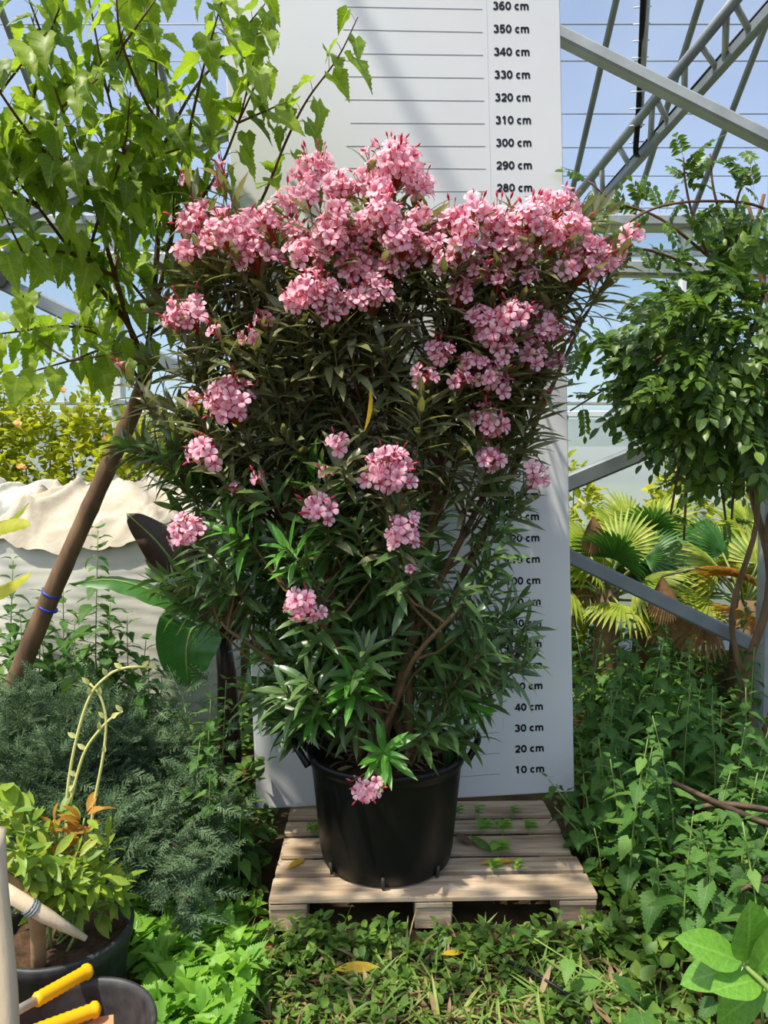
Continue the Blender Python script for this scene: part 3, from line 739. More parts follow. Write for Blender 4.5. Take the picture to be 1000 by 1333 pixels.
    for i, (M, idx) in enumerate(flowers):
        if i < 300: put('flower', fm, M, objs[idx])
        else: rest.add(FLO, M)
    wput('flowers', rest, M_petal, root, kind='stuff')
    lm = {(v, k): gmesh('oleander_leaf', OLE[v], (M_ole, M_oleg, M_oley)[k]) for v in range(3) for k in range(3)}
    leaves.sort(key=lambda q: q[0].translation.y)
    rest = Join()
    for i, (M, v, k) in enumerate(leaves):
        if i < 300: put('leaf', lm[v, k], M, root)
        else: rest.add(OLE[v], M, k)
    wput('foliage', rest, [M_ole, M_oleg, M_oley], root, kind='stuff')
    put('leaf', gmesh('oleander_leaf', OLE[1], M_yel), frame(at(482, 505, 2.5), (0.03, 0, -1), (0.9, -0.5, 0), 0.15), root, 'yellowed drooping leaf')
    print('oleander', len(leaves), 'leaves', len(flowers), 'flowers')
oleander()

# ================================================================== MULBERRY
def mulberry():
    root = thing('mulberry_tree', 'leaning mulberry tree with broad toothed leaves beside the oleander', 'tree', at(-45, 1010, 3.5))
    Yt = 3.45
    trunk = smooth_path([at(-45, 1010, 3.5), at(5, 920, 3.48), at(62, 785, 3.46), at(130, 632, 3.44), at(180, 520, 3.42), at(190, 478, 3.4)], 5)
    trunk = smooth_path(trunk[::2] + [trunk[-1]] if (len(trunk) - 1) % 2 else trunk[::2], 5)
    rad = [(0.050 - 0.017 * i / (len(trunk) - 1)) * (1 + 0.09 * noise.noise((i * 0.5, 2.2, 0)) + 0.05 * noise.noise((i * 1.7, 7, 0))) for i in range(len(trunk))]
    tk = wput('trunk', tube(trunk, rad, 12), M_bark, root)
    for px, py in ((70, 772), (66, 783)):
        c = min(trunk, key=lambda p: (p - at(px, py, Yt)).length); c = c + V3(0, 0, (772 - py) * .002); d = (trunk[14] - trunk[10]).normalized()
        wput('blue_tie', tube([c - d * .004, c + d * .004], 0.0485, 14), M_blue, tk)
    fork = at(190, 478, 3.4)
    br = [[(190, 478, 3.4), (196, 430, 3.35), (225, 300, 3.2), (243, 190, 3.05), (262, 100, 2.9), (292, -10, 2.75)],
          [(190, 478, 3.4), (170, 430, 3.3), (150, 360, 3.1), (118, 250, 2.95), (80, 140, 2.8), (40, 20, 2.7)],
          [(190, 478, 3.4), (165, 420, 3.3), (110, 350, 3.05), (50, 270, 2.9), (-20, 180, 2.7)],
          [(196, 430, 3.35), (205, 320, 3.3), (207, 200, 3.25), (203, 80, 3.15), (200, -30, 3.1)],
          [(300, 330, 3.3), (340, 262, 3.2), (372, 185, 3.1), (400, 130, 3.02), (440, 75, 2.95), (466, 22, 2.9)],
          [(190, 478, 3.4), (150, 445, 3.3), (90, 425, 3.15), (20, 432, 3.0), (-40, 440, 2.9)],
          [(185, 500, 3.4), (150, 455, 3.2), (90, 470, 3.0), (20, 490, 2.85)],
          [(150, 360, 3.1), (90, 330, 2.9), (30, 330, 2.75), (-30, 345, 2.6)],
          [(118, 250, 2.95), (60, 200, 2.75), (0, 120, 2.6), (-30, 60, 2.5)],
          [(225, 300, 3.2), (170, 220, 3.1), (140, 120, 3.0), (120, 20, 2.95), (110, -30, 2.9)],
          [(207, 200, 3.25), (250, 120, 3.2), (300, 60, 3.1), (345, 5, 3.0)],
          [(225, 300, 3.2), (275, 240, 3.1), (310, 160, 3.0), (330, 80, 2.9)],
          [(110, 350, 3.05), (130, 280, 2.9), (160, 200, 2.75), (170, 120, 2.65)],
          [(50, 270, 2.9), (40, 160, 2.8), (60, 60, 2.75), (90, -20, 2.7)],
          [(243, 190, 3.05), (200, 150, 2.8), (160, 60, 2.65), (150, -20, 2.6)],
          [(196, 400, 3.3), (150, 330, 3.2), (180, 250, 3.1), (150, 170, 3.05)],
          [(190, 440, 3.35), (235, 400, 3.25), (250, 340, 3.1), (285, 290, 3.0)],
          [(50, 270, 2.9), (-60, 200, 2.5), (-160, 120, 2.2), (-250, 0, 2.0)],
          [(-20, 180, 2.7), (-120, 60, 2.3), (-260, -60, 2.0), (-420, -180, 1.8)],
          [(-40, 440, 2.9), (-180, 380, 2.6), (-330, 300, 2.3)]]
    n0 = len(br)
    for b in br[:4] + br[5:17]:                # side twigs
        for _ in range(3):
            i = rng.randrange(1, len(b) - 1); q = b[i]; dx, dy = U(-70, 70), U(-90, 30)
            br.append([q, (q[0] + dx * .5, q[1] + dy * .5, q[2] + U(-.1, .05)), (q[0] + dx, q[1] + dy, q[2] + U(-.2, .1))])
    nb0 = len(br)
    for x, y, z in ((-1.3, 1.7, 3.1), (-1.0, 1.4, 3.1), (-0.7, 1.3, 3.2), (-0.4, 1.5, 3.4), (-1.5, 1.3, 3.2), (-0.6, 1.8, 3.6), (-1.1, 1.0, 3.0), (-0.3, 1.2, 3.3), (-0.1, 1.5, 3.6)):   # unseen crown beyond the frame edge, added to shade the ground and pallet
        e0 = at(-90, 190, 2.45); t = Vector((x, y, z)); br.append([e0, e0.lerp(t, .5) + V3(-.15, 0, .1), t])
    leaves = []; pet = Join()
    for bi, b in enumerate(br):
        pts = smooth_path([p if isinstance(p, Vector) else at(*p) for p in b], 6)
        wput('branch', tube(pts, (0.016 if bi < 4 else 0.008 if bi < n0 else 0.005, 0.0025), 6), M_twig, root)
        L = 0; step = 0.037 if bi != 4 else 0.052; side = 1; nxt = 0.25 if bi < 4 else 0.06 if bi < nb0 else 0.75
        for a, c in zip(pts, pts[1:]):
            seg = (c - a).length
            while nxt < L + seg:
                p = a.lerp(c, (nxt - L) / seg); side = -side; nxt += step * U(.7, 1.4)
                t = (c - a).normalized(); o = t.cross(V3(0, -1, 0.3)).normalized() * side
                pd = (o * 0.8 + t * 0.5 + V3(0, U(-.5, .4), 0.25) + rdir() * 0.4).normalized()
                q = p + pd * U(0.03, 0.06)
                pet.add(tube([p, p.lerp(q, .5) + V3(0, 0, .006), q], (0.0018, 0.0013), 3, False))
                ld = pd * 0.55 + V3(0, 0, -0.75) + rdir() * 0.35
                nr = pd * 0.9 + V3(-0.1, -0.35, 0.55) + rdir() * 0.6
                s = U(0.085, 0.155) * (1.05 if bi == 4 else 1)
                leaves.append((clear(frame(q, ld, nr, s, s * U(0.8, 1.05))), rng.randrange(4)))
            L += seg
    wput('leaf_stalks', pet, M_gstem, root, kind='stuff')
    lm = [gmesh('mulberry_leaf', g, M_mul) for g in MUL]
    def vis(M):
        p = M.translation; x = 500 + F * p.x / p.y; return (0 if x > -30 else 5) + p.y
    leaves.sort(key=lambda q: vis(q[0])); rest = Join()
    for i, (M, v) in enumerate(leaves):
        if i < 300: put('leaf', lm[v], M, root)
        else: rest.add(MUL[v], M)
    wput('foliage', rest, M_mul, root, kind='stuff')
    print('mulberry', len(leaves))
mulberry()

# ================================================================== VINE ON THE RIGHT POST
def pinnate(n=5, ll=0.36, spread=0.9, droop=0.35):
    j = Join(); V = []
    pts = [V3(0, y, -droop * y * y) for y in (0, .25, .5, .75, 1)]
    j.add(tube(pts, 0.007, 3, False))
    for i in range(n):
        y = 0.22 + 0.72 * i / n
        for s in (-1, 1):
            d = V3(s * spread, 0.65, -0.25); j.add(ELS[i % 2], frame((0, y, -droop * y * y), d, (0, 0.1, 1), ll * U(.85, 1.1)))
    j.add(ELS[0], frame((0, 0.98, -droop), (0, 1, -0.5), (0, .3, 1), ll))
    return Geo(np.concatenate(j.V), [tuple(int(q) for q in f) for f in np.split(np.concatenate(j.LI), np.cumsum(np.concatenate(j.LT))[:-1])], np.concatenate(j.UV))
PIN = [pinnate(5), pinnate(6, 0.3, 0.8, 0.5), pinnate(4, 0.42, 1.0, 0.2)]
def vine():
    root = thing('climbing_vine', 'dense green climbing vine with feathered leaves on the right frame post', 'vine', V3(2.15, 4.2, 0))
    leaves = []
    for i in range(640):
        while True:
            x = U(-1, 1); y = U(-1, 1); z = U(-1, 1)
            if x * x + y * y + z * z < 1: break
        px = 955 + 140 * x; py = 460 + 145 * y
        if py < 430 - (px - 815) * 0.75: continue
        if py > 500 and px < 830: continue
        Y = 3.75 + 0.42 * z
        c = at(px, py, Y); o = (c - at(960, 440, 3.85))
        leaves.append((c, (o.normalized() * 0.8 + rdir() * 0.6 + V3(0, -0.2, -0.15)), U(0.14, 0.24)))
    shoots = [[(800, 520, 3.6), (840, 500, 3.65), (900, 470, 3.7), (960, 430, 3.8)], [(735, 350, 3.3), (780, 318, 3.35), (850, 272, 3.4), (930, 262, 3.5), (1000, 274, 3.6), (1060, 330, 3.7)],
              [(765, 235, 3.5), (800, 262, 3.5), (860, 285, 3.5), (930, 340, 3.6)], [(738, 340, 3.22), (790, 330, 3.32), (840, 325, 3.45), (900, 345, 3.6)], [(742, 535, 3.72), (790, 505, 3.68), (850, 470, 3.6), (920, 430, 3.7)],
              [(752, 460, 3.66), (780, 452, 3.62), (830, 455, 3.6), (900, 430, 3.7)], [(890, 205, 3.5), (893, 240, 3.5), (905, 290, 3.5), (930, 350, 3.6)], [(925, 200, 3.55), (930, 250, 3.55), (950, 320, 3.6)], [(985, 215, 3.5), (960, 260, 3.5), (960, 340, 3.6)],
              [(850, 560, 3.7), (870, 590, 3.7), (940, 540, 3.8), (1000, 500, 3.8)], [(1000, 480, 3.5), (960, 500, 3.45), (930, 540, 3.45), (925, 575, 3.45)]]
    for s in shoots:
        pts = smooth_path([at(*p) for p in s], 6); wput('shoot', tube(pts, (0.004, 0.008), 5), M_twig, root)
        for k, p in enumerate(pts[:14]):
            if k % 2 == 0: leaves.append((p, V3(U(-.8, .5), U(-.5, .2), U(-.6, .5)), U(0.09, 0.16)))
    for px, py in ((893, 225), (925, 225), (835, 255), (805, 272), (862, 265), (780, 310), (845, 345), (960, 240), (985, 235), (945, 290), (975, 300), (795, 450), (765, 465), (830, 440), (905, 290), (880, 340)):
        for k in range(2): leaves.append((at(px + U(-8, 8), py + 12, 3.5), V3(U(-.4, .4), U(-.3, .1), U(.3, 1)), U(0.10, 0.15)))
    for k, x in enumerate((2.02, 2.1, 2.2)):
        pts = [V3(x + 0.06 * math.sin(z * 5 + k * 2), 4.22 - 0.05 * math.cos(z * 5 + k * 2) - 0.1, z) for z in np.linspace(0, 3.2, 30)]
        wput('vine_stem', tube(pts, (0.028 if k == 1 else 0.018, 0.01), 7), M_bark, root)
    for px in (880, 900, 942, 962):
        pts = smooth_path([at(px, 500, 3.7), at(px + U(-8, 8), 580, 3.72), at(px + U(-10, 10), 660 + U(0, 60), 3.75)]); wput('hanging_stem', tube(pts, (0.012, 0.006), 5), M_bark, root)
        for p in pts[::2]: leaves.append((p, V3(U(-1, 1), -0.3, U(-.9, .1)), U(0.07, 0.12)))
    lm = [gmesh('vine_leaf', g, M_vin) for g in PIN]
    leaves.sort(key=lambda q: q[0].y); rest = Join()
    for i, (p, d, s) in enumerate(leaves):
        M = clear(frame(p, d, V3(U(-.4, .2), -0.45, 0.8) + rdir() * 0.5, s)); v = i % 3
        if i < 300: put('leaf', lm[v], M, root)
        else: rest.add(PIN[v], M)
    wput('foliage', rest, M_vin, root, kind='stuff')
vine()

# ================================================================== BAGS AND BANANA
def crumple(x, y, s=1.0):
    p = Vector((x * 2.2 * s, y * 2.2 * s, 1.7)); v = 0
    p = p + Vector((noise.noise(p * 0.8), noise.noise(p * 0.8 + Vector((5, 2, 1))), 0)) * 0.8
    for k, a in ((0.9, 0.06), (1.9, 0.042), (3.7, 0.022), (7.5, 0.010)): v += a * (1 - 2.4 * abs(noise.noise(p * k)))
    return v
def bulk_bag(name, label, c, hx, hy, h, seed, top=M_bagtop):
    o = thing(name, label, 'bulk bag', V3(c[0], c[1], 0))
    n, m = 110, 60; V = []; f = []
    for j in range(m + 1):
        z = h * j / m; bul = 1 + 0.07 * math.sin(math.pi * j / m) 
        for i in range(n):
            a = 2 * math.pi * i / n; ca, sa = math.cos(a), math.sin(a); q = (abs(ca) ** 4 + abs(sa) ** 4) ** -0.25
            wr = 0.007 * math.sin(z * 95 + 3 * noise.noise((ca * 2, sa * 2, z * 3 + seed)) * 2 + ca * 3) * (0.4 + 0.6 * abs(noise.noise((ca * 3, sa * 3, z * 2))))
            wr += 0.03 * noise.noise((ca * 2.5, sa * 2.5, z * 2 + seed))
            V.append((c[0] + (hx * bul + wr) * ca * q, c[1] + (hy * bul + wr) * sa * q, z))
    for j in range(m):
        for i in range(n): f.append((j * n + i, j * n + (i + 1) % n, (j + 1) * n + (i + 1) % n, (j + 1) * n + i))
    wput('side_fabric', Geo(V, f), M_bag, o)
    # top cloth bulging and falling a little over the rim
    n = 110; V = []; f = []
    for j in range(n + 1):
        for i in range(n + 1):
            u = -1 + 2 * i / n; v = -1 + 2 * j / n
            x = u * (1 - 0.13 * v * v); y = v * (1 - 0.13 * u * u); r = max(abs(u), abs(v))
            fall = max(0, r - 0.9) / 0.1
            z = h + 0.13 * (1 - r ** 2) + 0.06 * v + 1.7 * crumple(x * hx + seed, y * hy, 1.0) * (1 - 0.6 * fall) - (0.055 + 0.07 * noise.noise((u * 3, v * 3, seed))) * fall ** 1.5
            k = 1.09 + 0.02 * fall + 0.02 * noise.noise((u * 5, v * 5, seed)) * fall
            V.append((c[0] + x * hx * k, c[1] + y * hy * k, z))
    for j in range(n):
        for i in range(n): f.append((j * (n + 1) + i, j * (n + 1) + i + 1, (j + 1) * (n + 1) + i + 1, (j + 1) * (n + 1) + i))
    wput('top_cloth', Geo(V, f), top, o)
bulk_bag('bulk_bag', 'big white woven bulk bag with crumpled cream top behind the leaning trunk', (-1.66, 4.66), 0.655, 0.52, 1.36, 2.0)
bulk_bag('bulk_bag', 'white bulk bag farther back against the yellow green rose bushes', (-3.05, 5.62), 0.52, 0.31, 1.38, 7.0, M_bag)

def big_leaf(spine, wid, mat, n=18, fold=0.25, name='leaf', parent=None, lab=None, side=V3(1, 0, 0), notch=0.0):
    pts = smooth_path(spine, 6); m = len(pts); V = []; UVs = []; f = []
    for i, p in enumerate(pts):
        v = i / (m - 1); w = wid * (math.sin(math.pi * (0.06 + 0.94 * v) ** 0.85) ** 0.6 if v < 1 else 0)
        t = (pts[min(i + 1, m - 1)] - pts[max(0, i - 1)]).normalized(); s = (side - t * side.dot(t)).normalized(); nn = s.cross(t)
        for k in range(-3, 4):
            q = k / 3; wob = 0.03 * wid * math.sin(i * 1.9 + k) * abs(q)
            V.append(tuple(p + s * (w * q) + nn * (fold * w * q * q + wob * 2))); UVs.append((q, v))
    for i in range(m - 1):
        for k in range(6): f.append((i * 7 + k, i * 7 + k + 1, i * 7 + 8 + k, i * 7 + 7 + k))
    return wput(name, Geo(V, f, UVs), mat, parent, **({'label': lab} if lab else {}))
def banana():
    b = V3(-0.78, 3.62, 0)
    o = thing('banana_plant', 'low banana plant with bronze and green paddle leaves beside the white board', 'banana plant', b)
    wput('stem', tube([b, b + V3(0.01, 0, .3), b + V3(0.0, 0, .7), b + V3(-.03, 0, 1.0)], (0.07, 0.035), 10), M_banb, o)
    top = b + V3(-.02, 0, 0.95)
    def L(pts, w, mat, side, fold=0.25, lab=None):
        P = [at(*p) for p in pts]; wput('leaf_stalk', tube(smooth_path([top, (top + P[0]) / 2 + V3(0, 0, .05), P[0]]), (0.02, 0.012), 6), M_gstem, o)
        lf = big_leaf(P, w, mat, parent=o, side=side, fold=fold, lab=lab)
        wput('midrib', tube([p + V3(0, -0.004, 0) for p in smooth_path(P, 4)], (0.009, 0.003), 5), M_gstem, lf)
    L([(262, 815, 3.54), (250, 820, 3.48), (243, 850, 3.44), (246, 895, 3.46)], 0.152, M_ban, V3(1, 0.25, 0), -0.35, 'green hanging paddle leaf')
    L([(285, 800, 3.5), (240, 750, 3.5), (205, 705, 3.5), (165, 668, 3.55)], 0.10, M_banb, V3(0.75, 0.3, 0.6), 0.2, 'dark bronze underside')
    L([(275, 805, 3.55), (215, 775, 3.5), (150, 755, 3.48), (90, 760, 3.45)], 0.075, M_ban, V3(0.1, 0.9, 0.35), -0.3)
    L([(285, 820, 3.55), (275, 740, 3.6), (250, 690, 3.65), (215, 690, 3.7)], 0.13, M_banb, V3(1, 0.2, 0.2), 0.2, 'dark bronze underside')
    L([(290, 830, 3.5), (320, 790, 3.55), (340, 760, 3.6), (350, 740, 3.65)], 0.09, M_banb, V3(0.8, 0.4, 0), 0.2)
banana()

# ================================================================== generic plants
def small_bush(name, label, cat, c, rx, ry, h, n, leafset, s0, s1, mat, group=None, stems=6, blooms=0, z0=0.05, smat=None):
    o = thing(name, label, cat, V3(c[0], c[1], 0), group)
    for k in range(stems):
        a = U(0, 6.28); t = V3(c[0] + rx * .6 * math.cos(a), c[1] + ry * .6 * math.sin(a), h * U(.6, .95))
        wput('stem', tube(smooth_path([V3(c[0] + U(-.05, .05), c[1] + U(-.05, .05), 0), V3((c[0] * 2 + t.x) / 3, (c[1] * 2 + t.y) / 3, h * .4), t], 3), (0.010, 0.004), 5), smat or M_twig, o)
    j = Join()
    for i in range(n):
        d = rdir(); r = U(0.45, 1.0) ** 0.5; p = V3(c[0] + d.x * rx * r, c[1] + d.y * ry * r, z0 + (h - z0) * (0.5 + 0.5 * d.z * r))
        p += V3(1, 1, 1) * 0.06 * noise.noise(p * 4)
        j.add(leafset[i % len(leafset)], frame(p, d + rdir() * .8 + V3(0, 0, -.2), V3(0, -.2, 1) + rdir() * .7, U(s0, s1)))
    wput('foliage', j, mat, o, kind='stuff')
    for k in range(blooms):
        a = U(-2.6, -0.5); p = V3(c[0] + rx * math.cos(a), c[1] + ry * math.sin(a), h * U(.7, 1.0)); g = Join()
        for q in range(12):
            d = rdir(); d.z = abs(d.z); g.add(OVA[q % 3], frame(p, d, rdir(), 0.05, 0.07))
        wput('bloom', g, M_rose, o)
    return o
bl = ['bright yellow green rose bush in the sun behind the white bulk bag', 'pale yellow tall rose bush near the left end of the far rail']
for i, (px, Y, h, rx, n) in enumerate([(-22, 6.42, 2.72, 0.32, 1000), (48, 6.42, 2.45, 0.32, 900), (118, 6.42, 2.45, 0.32, 900), (190, 6.42, 2.35, 0.32, 900), (260, 6.42, 2.38, 0.32, 900), (330, 6.42, 2.3, 0.32, 900), (172, 5.8, 2.1, 0.36, 900)]):
    x = (px - 500) / F * Y
    small_bush('rose_bush', bl[1] if i == 0 else bl[0], 'bush', (x, Y), rx, 0.3, h, int(n * 2.3), OVA, 0.055, 0.10, M_bush, None if i == 0 else 'sunlit rose bushes along the far wall', 6, 2 if i in (1, 2, 3) else 0)

def fan(n, spread, L, mat_seed=0, droop=0.3):
    j = Join(); B = leaf(lanc(0.035), 5, 0.9, droop)
    for k in range(n):
        a = -spread / 2 + spread * k / (n - 1)
        M = frame((0, 0, 0), (math.sin(a), math.cos(a), 0.0), (0, 0, 1), L * (1 - 0.18 * abs(a) / (spread / 2)) * U(.93, 1.03), L * 1.25)
        j.add(B, M)
    return j
def palm(c, nf, H, R, label, seedmat):
    o = thing('fan_palm', label, 'palm', V3(c[0], c[1], 0))
    wput('trunk', tube([V3(c[0], c[1], 0), V3(c[0], c[1], .25), V3(c[0] + .01, c[1], H * 0.55)], (0.11, 0.08), 10), M_bark, o)
    for k in range(nf):
        a = k * 2.4 + U(-.3, .3); el = 1.25 - 1.5 * k / nf; base = V3(c[0], c[1], H * 0.5)
        d = V3(math.cos(a) * math.cos(el), math.sin(a) * math.cos(el), math.sin(el)); e_ = base + d * R * U(.75, 1.05)
        mat = seedmat[k % len(seedmat)]
        if el < -0.05: mat = M_palmb
        wput('leaf_stalk', tube([base, base.lerp(e_, .5) + V3(0, 0, .04), e_], (0.012, 0.007), 5), M_gstem if mat is not M_palmb else M_litter, o)
        j = fan(22, 3.4, R * U(.75, .95), k, U(.15, .5)); me = j.mesh('frond', mat)
        nr = V3(-d.x * .6, -d.y * .6 - .5, 0.8) + rdir() * .3
        put('frond', me, frame(e_, d + V3(0, 0, -0.15), nr, 1), o)
    return o
P1 = [M_palm, M_palmd, M_palm, M_palmo]
PALMS = []
PALMS.append(palm((1.62, 5.35), 19, 1.55, 0.43, 'yellow green fan palm close beside the white board', [M_palm, M_palm, M_palmd]))
PALMS.append(palm((2.55, 5.2), 19, 1.45, 0.43, 'fan palm with orange scorched frond tips behind the vine post', P1))
PALMS.append(palm((3.1, 6.0), 17, 1.9, 0.42, 'bright fan palm standing against the far base panel', [M_palm]))
PALMS.append(palm((2.14, 6.02), 17, 1.8, 0.41, 'pale fan palm between the palms and the far rail', [M_palm, M_palm, M_palmd]))
PALMS.append(palm((1.25, 6.08), 15, 1.75, 0.38, 'fan palm half hidden behind the white board', [M_palm]))
def dry_frond(px, py, Y, L, palm_obj, h):
    c = at(px, py, Y); r = W[palm_obj.name].translation; top = V3(r.x, r.y, h)
    wput('leaf_stalk', tube(smooth_path([top, top.lerp(c, .45) + V3(0, 0, .16), c]), 0.008, 5), M_litter, palm_obj)
    j = fan(16, 0.9, L, 0, 0.1); put('frond', j.mesh('dry_blade', M_palmb), frame(c, (0.05, -0.1, -1), (0, -1, 0.1), 1), palm_obj, 'folded brown dry frond')
dry_frond(862, 750, 4.75, 0.34, PALMS[1], 0.75)
dry_frond(772, 672, 5.2, 0.30, PALMS[0], 0.85)
for k, x in enumerate((1.7, 2.62, 3.5, 4.3)):
    small_bush('leafy_shrub', 'pale yellow green leafy shrub filling in behind the fan palms', 'shrub', (x, 6.58), 0.32, 0.19, 1.85, 800, ELS, 0.07, 0.13, M_bush, 'shrubs behind the fan palms', 4)

# ================================================================== NETTLES
net_m = [gmesh('nettle_leaf', g, M_net) for g in NET]
def nettle(loc, h, lean, label, group, s=0.085, parts=True, stemmat=M_gstem):
    o = thing('nettle', label, 'nettle', loc, group)
    top = loc + V3(lean[0], lean[1], h); pts = smooth_path([loc, loc.lerp(top, .5) + V3(-lean[0] * .2, -lean[1] * .2, .02), top], 5)
    wput('stem', tube(pts, (0.005, 0.0022), 5), stemmat, o)
    n = max(4, int(h / 0.065)); a0 = U(0, 6.28); j = Join()
    for k in range(n + 1):
        t = 0.22 + 0.78 * k / n; f_ = t * (len(pts) - 1); i = min(int(f_), len(pts) - 2); p = pts[i].lerp(pts[i + 1], f_ - i)
        for sd in (0, math.pi):
            a = a0 + k * math.pi / 2 + sd + U(-.25, .25); out = V3(math.cos(a), math.sin(a), 0)
            sz = s * U(.8, 1.2) * (1.15 - 0.75 * max(0, t - 0.55) / 0.45)
            q = p + out * sz * 0.28 + V3(0, 0, 0.01)
            d = out + V3(0, 0, U(-.65, -.05) if t < .9 else 0.5)
            M = frame(q, d, V3(0, 0, 1) + out * .2 + rdir() * .2, sz, sz * U(.85, 1.1)); v = rng.randrange(3)
            if parts: put('leaf', net_m[v], M, o)
            else: j.add(NET[v], M)
            if parts and sz > 0.06: j.add(tube([p, q], 0.0015, 3, False))
    if parts:
        if j.n: wput('leaf_stalks', j, M_gstem, o, kind='stuff')
    else: wput('foliage', j, M_net, o, kind='stuff')
NB = []
def free(x, y, gap=0.10):
    if any(math.hypot(x - a, y - b) < gap for a, b in NB): return False
    if math.hypot(x + 0.78, y - 3.62) < 0.2: return False                      # banana stem
    if 1.9 < x < 2.4 and 4.0 < y < 4.5: return False                           # vine stems and post
    if any(math.hypot(x - a, y - b) < 0.2 for a, b in ((1.62, 5.35), (2.55, 5.2))): return False
    NB.append((x, y)); return True
def nettles():
    # big nettle leaning in from the lower right
    b = onz(905, 1400, 0.05)
    nettle(V3(b.x, b.y, 0.0), 0.36, (-0.42, 0.12), 'long leaning nettle with big toothed leaves in front of the pallet corner', None, 0.115)
    for k, (px, py, Y, h) in enumerate([(712, 1010, 3.1, 0.42), (735, 1030, 3.2, 0.40), (722, 1050, 3.0, 0.30), (760, 1010, 3.05, 0.42), (790, 1000, 3.3, 0.5), (775, 1080, 2.9, .35), (745, 965, 3.6, .45)]):
        p = at(px, py, Y); bx_ = max(p.x + 0.03, 0.88 if Y < 3.35 else 1.0); free(bx_, p.y, 0); nettle(V3(bx_, p.y, 0), max(.15, p.z), (max(p.x, 0.86 if Y < 3.3 else 0.97) - bx_ if p.z < 0.25 or Y > 3.3 else p.x - bx_, U(-.05, .02)), 'nettle growing against the right lower corner of the white board', 'nettles at the board corner', 0.08)
    n = 0
    while n < 46:
        px, py = U(770, 1030), U(880, 1330); Y = U(2.1, 3.9); p = at(px, py, Y)
        if not (0.15 < p.z < 0.75) or p.x < (0.9 if p.y < 3.3 else 1.03) or not free(p.x, p.y): continue
        nettle(V3(p.x, p.y, 0), p.z, (U(-.1, .1), U(-.1, .05)), ('tall' if p.z > 0.48 else 'knee high' if p.z > 0.3 else 'low') + (' stinging nettle close beside the right end of the pallet' if p.x < 1.15 else ' stinging nettle between the laurel and the dry strap leaves' if p.y < 2.6 else ' stinging nettle in the bed beyond the dry strap leaves'), 'nettle patch right of the pallet', U(.075, .105)); n += 1
    n = 0
    while n < 40:
        px, py = U(745, 1030), U(770, 960); Y = U(3.8, 5.0); p = at(px, py, Y)
        if not (0.15 < p.z < 0.9) or not free(p.x, p.y, 0.11): continue
        nettle(V3(p.x, p.y, 0), p.z, (U(-.1, .1), U(-.1, .05)), ('tall' if p.z > 0.5 else 'low') + (' shaded nettle beside the right edge of the white board' if p.x < 1.6 else ' shaded nettle around the foot of the vine post' if p.y < 4.6 else ' shaded nettle at the foot of the fan palms'), 'nettles below the fan palms', U(.07, .11), False); n += 1
    # tall weeds near the trunk and bag
    for px, py, Y in ((118, 690, 3.78), (135, 785, 3.68), (95, 800, 3.86), (165, 800, 3.74), (30, 800, 3.68), (15, 840, 3.82), (60, 830, 3.74), (190, 860, 3.64), (-5, 770, 3.78), (80, 760, 3.92), (150, 820, 3.88), (175, 835, 3.62), (110, 840, 3.64), (45, 770, 3.9), (5, 730, 3.92), (140, 850, 3.76), (25, 870, 3.62), (205, 880, 3.78)):
        p = at(px, py, Y); nettle(V3(p.x, p.y, 0), p.z, (U(-.05, .05), U(-.04, .04)), 'dark leafy tall weed between the leaning trunk and the bulk bag', 'tall weeds by the leaning trunk', U(.10, .14))
    k = 0
    while k < 12:
        px, py = U(235, 345), U(880, 1110); p = at(px, py, U(2.75, 3.9))
        if p.z < 0.1 or p.x > (-0.55 if p.y < 3.2 else -0.74) or p.x < -1.0 or not free(p.x, p.y, 0.07): continue
        k += 1
        nettle(V3(p.x, p.y, 0), p.z, (U(-.05, .05), U(-.05, .05)), 'shaded nettle left of the white board foot', 'nettles left of the board foot', .08, False)
nettles()

# ================================================================== GROUND COVER
FP = onz(168, 1205, 0.33); C1 = (FP.x - 0.20, FP.y)
BK = onz(200, 1340, 0.36); C2 = (BK.x - 0.19, BK.y)
def solid(x, y, m=0.05):
    """ground taken up by pallet, board, pots, bags, trunks and posts"""
    if -0.45 - m < x < 0.80 + m and 2.635 - m < y < 3.52: return True
    if -0.75 < x < 1.0 and 3.3 < y < 3.56: return True
    for cx, cy, r in ((C1[0], C1[1], 0.21), (C2[0], C2[1], 0.20), (-0.78, 3.62, 0.09), (2.15, 4.22, 0.18), (1.62, 5.35, 0.13), (2.55, 5.2, 0.13), (3.1, 6.0, 0.13), (2.14, 6.02, 0.13), (1.25, 6.08, 0.13)):
        if math.hypot(x - cx, y - cy) < r + m: return True
    for cx, cy, hx, hy in ((-1.66, 4.66, 0.74, 0.6), (-3.05, 5.62, 0.6, 0.38)):
        if abs(x - cx) < hx + m and abs(y - cy) < hy + m: return True
    return False
def cover(name, label, n, region, leafset, s0, s1, mat, hmax, cat='weeds', clump=2.0, flat=0.5, parent=None):
    j = Join(); k = 0
    while k < n:
        x, y = region()
        if solid(x, y): continue
        dens = 0.5 + 0.5 * noise.noise((x * clump, y * clump, 8.3))
        if U(0, 1) > dens * 1.6: continue
        h = hmax(x, y) * (0.3 + dens)
        # a sprig: few leaves round one point
        m = rng.randrange(3, 6); zz = U(0.0, 1) ** 0.8 * h
        for q in range(m):
            d = V3(U(-1, 1), U(-1, 1), U(-.2, .8)).normalized()
            j.add(leafset[rng.randrange(len(leafset))], frame(V3(x, y, zz) + d * 0.01, d, V3(0, 0, 1) + rdir() * flat, U(s0, s1)), 0)
        k += m
    return wput(name, j, mat, label=label, cat=cat, kind='stuff')
reg = lambda a, b, c, d: (lambda: (U(a, b), U(c, d)))
